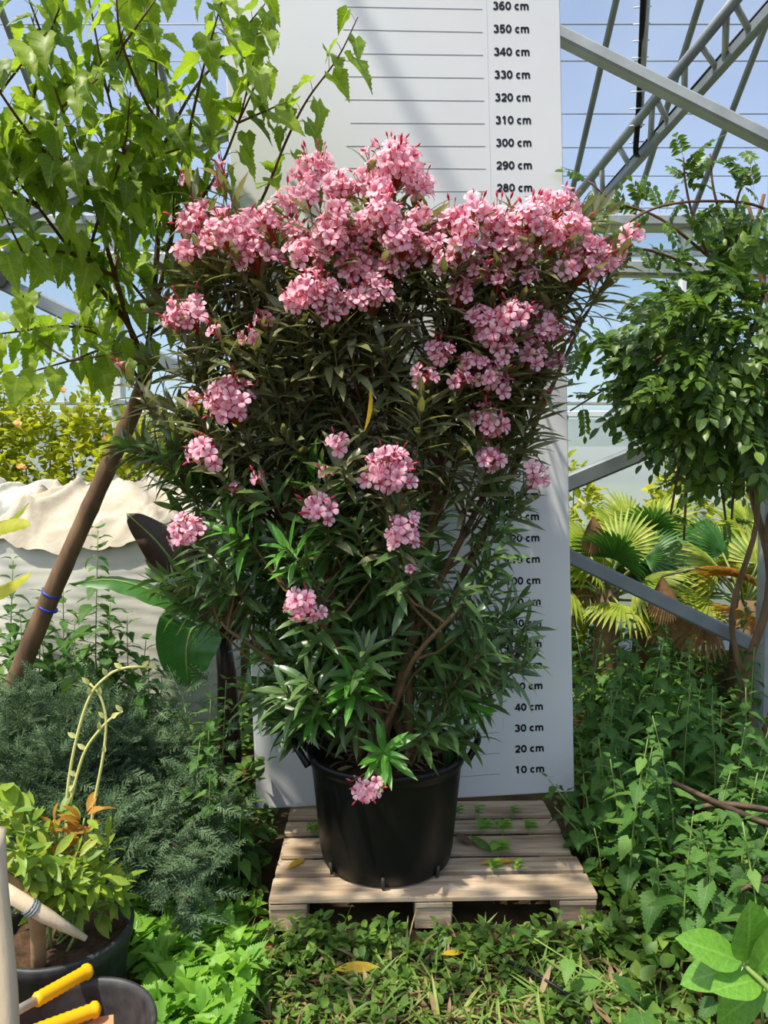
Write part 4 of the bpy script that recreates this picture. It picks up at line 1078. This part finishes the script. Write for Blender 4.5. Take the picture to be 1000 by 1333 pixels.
cover('ground_weeds', 'low leafy weeds covering the bed right of the pallet', 9000, reg(0.78, 3.6, 2.1, 6.6), OVA, 0.035, 0.075, M_weed, lambda x, y: 0.14 + 0.09 * max(0, y - 3))
cover('ground_weeds', 'bright green weeds in the sun beside the grey flower pot', 1500, reg(-1.0, -0.42, 1.9, 2.75), NET, 0.045, 0.085, M_weedy, lambda x, y: 0.16)
cover('ground_weeds', 'small weeds and seedlings in front of the pallet', 2300, reg(-0.5, 1.0, 1.95, 2.72), OVA + ELS, 0.02, 0.045, M_weed, lambda x, y: 0.06 + (0.07 if y > 2.5 else 0), clump=3)
cover('ground_weeds', 'dark weeds under the leaning trunk and banana plant', 6000, reg(-3.2, -0.4, 3.0, 5.2), OVA, 0.04, 0.085, M_weed, lambda x, y: 0.5)
cover('ground_weeds', 'taller chickweed sprouting along the front of the pallet blocks', 900, reg(-0.46, 0.85, 2.46, 2.585), OVA, 0.025, 0.05, M_weed, lambda x, y: 0.03 if (x < -0.28 or 0.07 < x < 0.27) else 0.13, clump=4)
cover('ground_weeds', 'dark low weeds on the soil between the juniper and the pallet', 500, reg(-0.95, -0.5, 2.6, 3.3), OVA, 0.03, 0.06, M_weed, lambda x, y: 0.14)
cover('grass_tufts', 'thin grass blades growing between the fallen leaves before the pallet', 1900, reg(-0.9, 0.9, 1.95, 2.7), BLA, 0.06, 0.15, M_grass, lambda x, y: 0.02, 'grass')
cover('leaf_litter', 'brown dead leaves and straw strewn over the ground before the pallet', 1300, reg(-1.0, 0.9, 1.9, 2.75), OLE + BLA + OLE, 0.04, 0.11, M_litter, lambda x, y: 0.012, 'leaf litter', 1.0, 0.25)

def single_leaf(px, py, z, L, dx, dy, mat, label, group=None, g=OLE[0], wide=1.6):
    p = onz(px, py, z)
    me = gmesh('fallen_leaf', g, mat); put('fallen_leaf', me, frame(p, (dx, dy, 0.06), (0.1, -0.2, 1), L, L * wide), None, label, 'leaf', group)
single_leaf(436, 1262, 0.055, 0.15, 1, 0.05, M_yel, 'large yellow fallen leaf on the weeds before the pallet')
single_leaf(575, 1242, 0.05, 0.08, 1, 0.1, M_yel, 'short yellow fallen leaf near the rusty mesh')
single_leaf(500, 1243, 0.05, 0.085, 1, 0.2, M_litter, 'curled tan fallen leaf before the pallet', None, OLE[2], 2.2)
single_leaf(338, 1240, 0.04, 0.085, 1, 0.1, leafmat('russet leaf', [srgb(160, 96, 56), srgb(140, 84, 50)], 0.1, 0.7), 'russet brown fallen leaf at the pallet corner', None, OVA[0], 1.2)
single_leaf(375, 1130, 0.137, 0.09, 0.6, 0.7, M_yel, 'yellowing leaf lying on the left end of the front plank')
single_leaf(640, 1110, 0.14, 0.16, -0.45, 0.9, M_grass, 'long green blade leaf lying across the pallet planks')
single_leaf(615, 1100, 0.14, 0.12, -0.5, 0.9, M_litter, 'tan dry leaf lying across the pallet planks')
single_leaf(625, 1124, 0.14, 0.15, 1, 0.12, M_yel, 'thin yellow leaf lying along the front pallet plank', None, OLE[0], 1.0)
def seedling(px, py, z, s):
    p = onz(px, py, z); p.y = min((3.06 + g + 0.025 * (p.x - 0.175) for g in (-0.24, -0.105, 0.08, 0.225)), key=lambda q: abs(q - p.y)); z = 0.137; o = thing('seedling', 'small green seedling sprouting between the pallet planks', 'seedling', V3(p.x, p.y, 0.0), 'seedlings on the pallet')
    wput('stem', tube([V3(p.x, p.y, 0.0), V3(p.x, p.y, z + .04)], .002, 4), M_gstem, o)
    me = gmesh('seedling_leaf', OVA[0], M_weedy)
    for k in range(7):
        a = k * 2.1; put('leaf', me, frame((p.x, p.y, z + .01 + .005 * k), (math.cos(a), math.sin(a), .25), (0, 0, 1), s * U(.8, 1.2)), o)
for a in ((660, 1035, .15, .035), (632, 1092, .13, .05), (655, 1085, .13, .05), (645, 1100, .13, .055), (690, 1085, .13, .04), (622, 1060, .13, .03), (595, 1055, .13, .03), (640, 1125, .13, .035), (672, 1128, .13, .03), (405, 1085, .13, .035), (412, 1100, .13, .03), (420, 1060, .13, .03)): seedling(*a)
def mesh_mat():
    o = thing('wire_mesh', 'rusty steel wire mesh lying on the ground before the pallet', 'wire mesh', V3(0, 2.35, 0.02))
    for py in (1242, 1269, 1276, 1296, 1328):
        a, b = onz(300, py + 2, 0.03), onz(740, py - 3, 0.03); wput('rod', tube([a, b], 0.0035, 5), M_rust, o)
    for px in range(345, 760, 34):
        a, b = onz(px, 1235, 0.025), onz(px * 1.06 - 30, 1340, 0.025); wput('rod', tube([a, b], 0.003, 5), M_rust, o)
mesh_mat()
wput('cable', tube(smooth_path([onz(655, 1248, .05), onz(700, 1270, .06), onz(745, 1300, .05), onz(775, 1345, .04)]), 0.006, 6), M_blk, label='black cable crossing the rusty mesh before the pallet', cat='cable')

# ================================================================== JUNIPER
def spray_geo():
    j = Join(); N = leaf(lambda v: 0.10 * (1 - v) if v < 1 else 0, 1, 0.0, 0.0)
    for k in range(9):
        y = 0.1 + 0.85 * k / 9
        for s in (-1, 1):
            L = 0.34 * (1 - 0.7 * k / 9); d = V3(s * 0.75, 0.75, 0.15 * (-1) ** k); b = V3(0, y, 0); n_ = d.cross(V3(0, 0, 1)).normalized()
            d.normalize(); j.add(N, frame(b, d, (0, 0, 1), L, L * 0.9))
            for q in range(4):
                for s2 in (-1, 1):
                    t = 0.2 + 0.75 * q / 4; dd = d + d.cross(V3(0, 0, 1)) * s2 * 0.8 + V3(0, 0, U(-.4, .4)); j.add(N, frame(b + d * L * t, dd, rdir(), L * 0.3, L * 0.42))
    j.add(tube([(0, 0, 0), (0, 1, 0)], 0.012, 3, False))
    return Geo(np.concatenate(j.V), [tuple(int(q) for q in f) for f in np.split(np.concatenate(j.LI), np.cumsum(np.concatenate(j.LT))[:-1])])
def jfree(p):
    if math.hypot(p.x - C1[0], p.y - C1[1]) < 0.36 and p.z < 0.9: return False
    if p.x > -0.6 or (p.x > -0.78 and p.y > 3.12): return False
    if p.y > 3.3 and p.x > -1.1: return False
    return p.y < 3.4
SPR = [spray_geo(), spray_geo()]
def juniper():
    o = thing('juniper', 'spreading blue green juniper shrub left of the pallet', 'juniper', V3(-1.3, 3.1, 0))
    fol = Join()
    def hgt(x, y): return 0.0
    k = 0
    arms = []
    for i in range(56):
        px, py = U(-20, 320), U(875, 1190)
        if py < 900 and px > 240: continue
        if px > 200 and py < 1000 - (240 - px) * 0.0 and py > 940 and px > 260: continue
        Y = 3.35 - (py - 875) / 315 * 0.95 + U(-.1, .1); tip = at(px, py, Y)
        if tip.z < 0.05: tip.z = 0.08
        if not jfree(tip): continue
        b = V3(-1.25 + U(-.15, .15), 3.0 + U(-.15, .15), 0.1); mid = b.lerp(tip, .5) + V3(0, 0, 0.1)
        pts = smooth_path([b, mid, tip], 8)
        wput('branch', tube(pts, (0.013, 0.003), 5), M_twig, o); arms.append(pts)
    for pts in arms:
        for q in range(4, len(pts)):
            for r in range(5):
                p = pts[q] + rdir() * 0.05; t = (pts[q] - pts[q - 1]).normalized()
                if not jfree(p) or p.z < 0.03: continue
                fol.add(SPR[r % 2], frame(p, t * 0.6 + rdir() * 0.8 + V3(0, -0.2, 0.25), V3(0, -.3, 1) + rdir() * .5, U(.09, .17)))
    for i in range(640):
        px, py = U(-20, 310), U(880, 1185)
        if px > 170 + (1100 - 880) and py < 940: continue
        if px > 240 and 940 < py < 1010 and U(0, 1) < .8: continue
        Y = 3.35 - (py - 875) / 315 * 0.95 + U(-.05, .2); p = at(px, py, Y)
        if p.z < 0.03 or not jfree(p): continue
        fol.add(SPR[i % 2], frame(p, V3(U(-.6, 1), U(-1, .2), U(-.3, .9)), V3(0, -.4, 1) + rdir() * .5, U(.09, .18)))
    wput('foliage', fol, M_jun, o, kind='stuff')
juniper()

# ================================================================== FLOWER POTS, STAKES, TOOLS
def tub(name, label, c, r, h, rim, mat, group=None, fill=M_soil, fz=0.05):
    o = thing(name, label, 'pot', V3(c[0], c[1], 0.0), group)
    prof = [(0.001, 0.0), (r * 0.78, 0.0), (r * 0.80, 0.02), (r * 0.96, h - rim), (r * 1.0, h - rim + .004), (r * 1.03, h - .008), (r * 1.015, h), (r * 0.96, h), (r * 0.94, h - 0.02), (r * 0.78, 0.03), (0.001, 0.03)]
    put('body', gmesh('tub', lathe(prof, 56), mat), Matrix.Translation((c[0], c[1], 0)), o)
    n = 30; V = [(0, 0, h - fz)]; f = []
    for q in range(1, 6):
        for k in range(n):
            a = 2 * math.pi * k / n; rr = r * 0.93 * q / 5; V.append((rr * math.cos(a), rr * math.sin(a), h - fz + 0.015 * noise.noise((rr * 30 * math.cos(a), rr * 30 * math.sin(a), 2))))
    for k in range(n): f.append((0, 1 + k, 1 + (k + 1) % n))
    for q in range(4):
        for k in range(n): f.append((1 + q * n + k, 1 + (q + 1) * n + k, 1 + (q + 1) * n + (k + 1) % n, 1 + q * n + (k + 1) % n))
    put('soil', gmesh('tub_soil', Geo(V, f), fill), Matrix.Translation((c[0], c[1], 0)), o)
    return o
tub('flower_pot', 'dusty grey plastic pot holding the yellow leaved nandina', C1, 0.20, 0.33, 0.05, M_potg)
tub('bucket', 'grey plastic bucket filled with terracotta shards and tools', C2, 0.185, 0.36, 0.04, M_potg, None, M_terra, 0.12)
for k in range(15):
    a = (k % 5) * 1.2566 + (k // 5) * 0.6; r = 0.088; c = V3(C2[0] + r * math.cos(a), C2[1] + r * math.sin(a), 0.262 + 0.021 * (k // 5))
    n = 6; V = []; s = U(.042, .05); R_ = Matrix.Rotation(U(-.06, .06), 3, 'X') @ Matrix.Rotation(U(-.06, .06), 3, 'Y')
    ang = [q * 1.047 + U(-.3, .3) for q in range(n)]
    top = [R_ @ V3(s * math.cos(q) * U(.7, 1), s * math.sin(q) * U(.7, 1), 0) + c for q in ang]
    V = [tuple(p) for p in top] + [tuple(p + R_ @ V3(0, 0, -.012)) for p in top]
    wput('pot_shard', Geo(V, [tuple(range(n)), tuple(range(2 * n - 1, n - 1, -1))] + [(q, q + n, (q + 1) % n + n, (q + 1) % n) for q in range(n)]), M_terra, smooth=False,
         label='broken terracotta shard in the grey bucket', cat='shard', group='terracotta shards in the bucket')
def handle_tool(a, b, label):
    a, b = Vector(a), Vector(b); d = (b - a).normalized()
    o = thing('hand_tool', label, 'hand tool', a)
    L = (b - a).length; pts = [a + d * L * t for t in np.linspace(0, 1, 22)]
    rad = [0.0165 + (0.0016 if i % 2 else 0) + (0.003 if i > 18 else 0) for i in range(22)]; rad[-1] = 0.009; rad[0] = 0.013
    wput('grip', tube(pts, rad, 12), M_yplast, o)
    wput('shaft', tube([a - d * 0.13, a + d * 0.01], 0.011, 10), M_metal, o)
handle_tool(at(45, 1303, 1.74), at(118, 1262, 1.90), 'yellow gripped hand tool resting across the bucket rim')
handle_tool(at(40, 1345, 1.70), at(130, 1312, 1.82), 'yellow gripped hand tool lying on the terracotta shards')
wput('stake', tube(smooth_path([V3(at(14, 1440, 1.48).x, 1.48, -0.02), at(12, 1400, 1.48), at(8, 1290, 1.49), at(-4, 1160, 1.52), at(-8, 1080, 1.54)], 3), 0.0235, 8), M_stake, label='thick bleached upright stake beside the bucket', cat='stake')
sk = thing('stake', 'pale split stake lying diagonally over the flower pot with a wire tie', 'stake', at(-15, 1148, 1.925))
wput('shaft', tube([at(-15, 1148, 1.925), at(60, 1193, 1.955), at(112, 1222, 1.98)], [0.022, 0.020, 0.008], 7), M_stake, sk)
for k in range(3): wput('wire_tie', tube([at(36 + k * 3, 1171 - k * 0, 1.885), at(33 + k * 3, 1192, 1.885)], 0.0235, 10), M_steelg, sk) if False else wput('wire_tie', tube([at(36 + 3 * k, 1179 + 2 * k, 1.945), at(37.5 + 3 * k, 1180 + 2 * k, 1.9465)], 0.0235, 10), M_steelg, sk)
wput('stake', tube(smooth_path([at(-20, 1130, 1.985), at(20, 1155, 1.99), at(45, 1185, 1.995), at(50, 1235, 2.03), at(50, 1258, 2.05)], 4), [0.022] * 17, 8), M_stakeb, label='bent brown branch stake standing in the flower pot', cat='stake')

def nandina():
    o = thing('nandina', 'yellow green nandina with orange young leaves in the grey flower pot', 'nandina', V3(C1[0], C1[1], 0.28))
    base = V3(C1[0], C1[1], 0.27); lv = []; 
    for px, py, Y in ((35, 1060, 2.15), (75, 1070, 2.2), (110, 1065, 2.2), (140, 1100, 2.25), (60, 1110, 2.05), (100, 1110, 2.1), (150, 1150, 2.2), (20, 1100, 2.0), (85, 1150, 2.05), (130, 1140, 2.12), (40, 1140, 2.05), (155, 1170, 2.25), (10, 1060, 2.1)):
        t = at(px, py, Y); pts = smooth_path([base + V3(U(-.06, .06), U(-.06, .06), 0), base.lerp(t, .6) + V3(0, 0, .03), t], 5)
        wput('stem', tube(pts, (0.005, 0.003), 5), M_gstem, o)
        for p in pts[4:]:
            for k in range(5): lv.append((p, V3(U(-1, 1), U(-1, .5), U(-.4, .7)), U(.05, .085), py < 1085 and px > 50 and px < 130 and U(0, 1) < .75))
    lm = [gmesh('nandina_leaf', NAN[0], M_nan), gmesh('nandina_leaf', NAN[1], M_nano)]
    lv.sort(key=lambda q: (not q[3], q[0].y)); j = Join()
    for i, (p, d, s, org) in enumerate(lv):
        M = frame(p + d.normalized() * .02, d, V3(0, -.3, 1) + rdir() * .6, s)
        if i < 300: put('leaf', lm[1 if org else 0], M, o)
        else: j.add(NAN[0], M)
    if j.n: wput('foliage', j, M_nan, o, kind='stuff')
nandina()
def shoots():
    o = thing('bent_shoots', 'tall pale yellow arching shoots rising in front of the juniper', 'shoots', V3(C1[0], C1[1] + 0.04, 0.28))
    Y = 2.25
    for s in ([(86, 1100), (88, 1030), (100, 960), (118, 905), (140, 880), (160, 870), (185, 868), (205, 870)], [(118, 1090), (122, 1050), (135, 980), (138, 935), (130, 905), (117, 890)], [(88, 1060), (100, 1010), (112, 975), (130, 950), (145, 935), (160, 926)]):
        pts = smooth_path([at(x, y, Y) for x, y in s], 5); pts = smooth_path([V3(C1[0] + (s[0][0] - 100) * .002, C1[1] + 0.04, 0.27), pts[0].lerp(V3(C1[0], C1[1] + .04, .27), .5), pts[0]], 3)[:-1] + pts
        st = wput('stem', tube(pts, (0.0055, 0.0035), 7), M_ystem, o)
        for p in pts[6::5]:
            j = Join(); j.add(ELS[0], frame(p, (U(-1, 1), -.4, .7), (0, -1, .3), .032)); wput('bud', j, M_ystem, st)
shoots()

# ================================================================== BROAD LEAVES AT THE FRAME EDGES
def laurel():
    b = at(1060, 1400, 1.5); o = thing('laurel_shrub', 'glossy light green laurel with broad smooth leaves in front of the nettles', 'laurel', V3(b.x, b.y, 0))
    n1 = at(968, 1255, 1.55); n0 = at(1010, 1300, 1.52)
    wput('stem', tube(smooth_path([V3(b.x, b.y, 0), b, n0, n1]), (0.010, 0.005), 6), M_gstem, o)
    for k, (ax, ay, bx, by, dz, nr) in enumerate([(966, 1253, 886, 1218, 0.02, (-.1, -.6, .8)), (968, 1258, 881, 1276, -0.02, (.1, -.6, .8)), (970, 1252, 985, 1178, 0.03, (.3, -.8, .3)), (980, 1268, 1040, 1200, 0.05, (.2, -.7, .5)),
                                           (1000, 1285, 925, 1330, -0.06, (0, -.5, .9)), (1005, 1290, 1080, 1320, -.05, (0, -.6, .8)), (990, 1275, 930, 1285, 0.06, (0, -.5, .8)), (985, 1255, 1030, 1275, 0, (.2, -.5, .8))]):
        p = at(ax, ay, 1.55); q = at(bx, by, 1.55 - dz); L = (q - p).length
        put('leaf', gmesh('laurel_leaf', LAU[k % 2], M_lau), frame(p, q - p, nr, L, L * (1.05 if k != 2 else 1.6)), o)
laurel()
def edge_leaves():
    b = V3(-1.75, 2.75, 0); o = thing('broad_leaf_plant', 'young plant with long yellow green strap leaves beside the bulk bag', 'plant', b)
    for p in ([(-40, 760, 2.75), (-15, 700, 2.75), (10, 680, 2.75), (38, 655, 2.75)], [(-40, 720, 2.75), (-10, 690, 2.72), (20, 682, 2.7), (40, 684, 2.68)], [(-45, 800, 2.7), (-10, 775, 2.7), (15, 762, 2.7), (42, 745, 2.7)], [(-30, 700, 2.8), (-12, 690, 2.8), (0, 688, 2.8), (15, 690, 2.8)]):
        P = [at(*q) for q in p]; big_leaf(P, 0.035, M_bush, parent=o, side=V3(.2, .6, .8))
        wput('leaf_stalk', tube(smooth_path([b, b.lerp(P[0], .6) + V3(-.05, 0, 0), P[0]]), (0.012, 0.006), 6), M_gstem, o)
    o = thing('compound_leaf_shrub', 'bright yellow green leafy sprig beside the juniper edge', 'shrub', V3(-1.25, 2.15, 0))
    for px, py in ((8, 1020), (12, 1050), (0, 1080), (14, 1035)):
        t = at(px, py, 2.2); wput('stem', tube(smooth_path([V3(-1.25, 2.15, 0), V3(-1.2, 2.15, .4), t]), (.005, .003), 5), M_gstem, o)
        for k in range(5): put('leaf', gmesh('sprig_leaf', LAU[0], M_nan), frame(t, (U(-.5, 1), U(-.8, 0), U(-.8, .4)), V3(0, -.5, .8) + rdir() * .3, U(.07, .11)), o)
edge_leaves()
def dry_straps():
    for k, (pts, lab) in enumerate((([(875, 1018, 2.55), (920, 1040, 2.5), (970, 1062, 2.45), (1030, 1085, 2.4)], 'long dark brown dry strap leaf lying over the nettles'),
                                    ([(905, 1052, 2.7), (950, 1048, 2.65), (1020, 1058, 2.6)], 'thin tan dry strap leaf lying over the nettles'),
                                    ([(965, 1160, 2.3), (990, 1148, 2.28), (1030, 1135, 2.25)], 'broad dark dry leaf curled between nettles and laurel'))):
        P = smooth_path([at(*p) for p in pts], 5); g = []; V = []; f = []
        for i, p in enumerate(P):
            w = 0.014 * (0.4 + 0.6 * math.sin(math.pi * (0.15 + 0.7 * i / (len(P) - 1))))
            V += [tuple(p + V3(0, .003, w)), tuple(p + V3(0, -.003, .002)), tuple(p + V3(0, .003, -w)), tuple(p + V3(0, .004, 0))]
        for i in range(len(P) - 1):
            for q in range(4): f.append((i * 4 + q, i * 4 + (q + 1) % 4, i * 4 + 4 + (q + 1) % 4, i * 4 + 4 + q))
        wput('dry_leaf', Geo(V, f), plain('dry strap %d' % k, srgb(62, 48, 38), srgb(112, 92, 72), 12, 0.8, stretch=(1, 6, 6)), label=lab, cat='dry leaf')
dry_straps()
print('objects', len(bpy.data.objects))
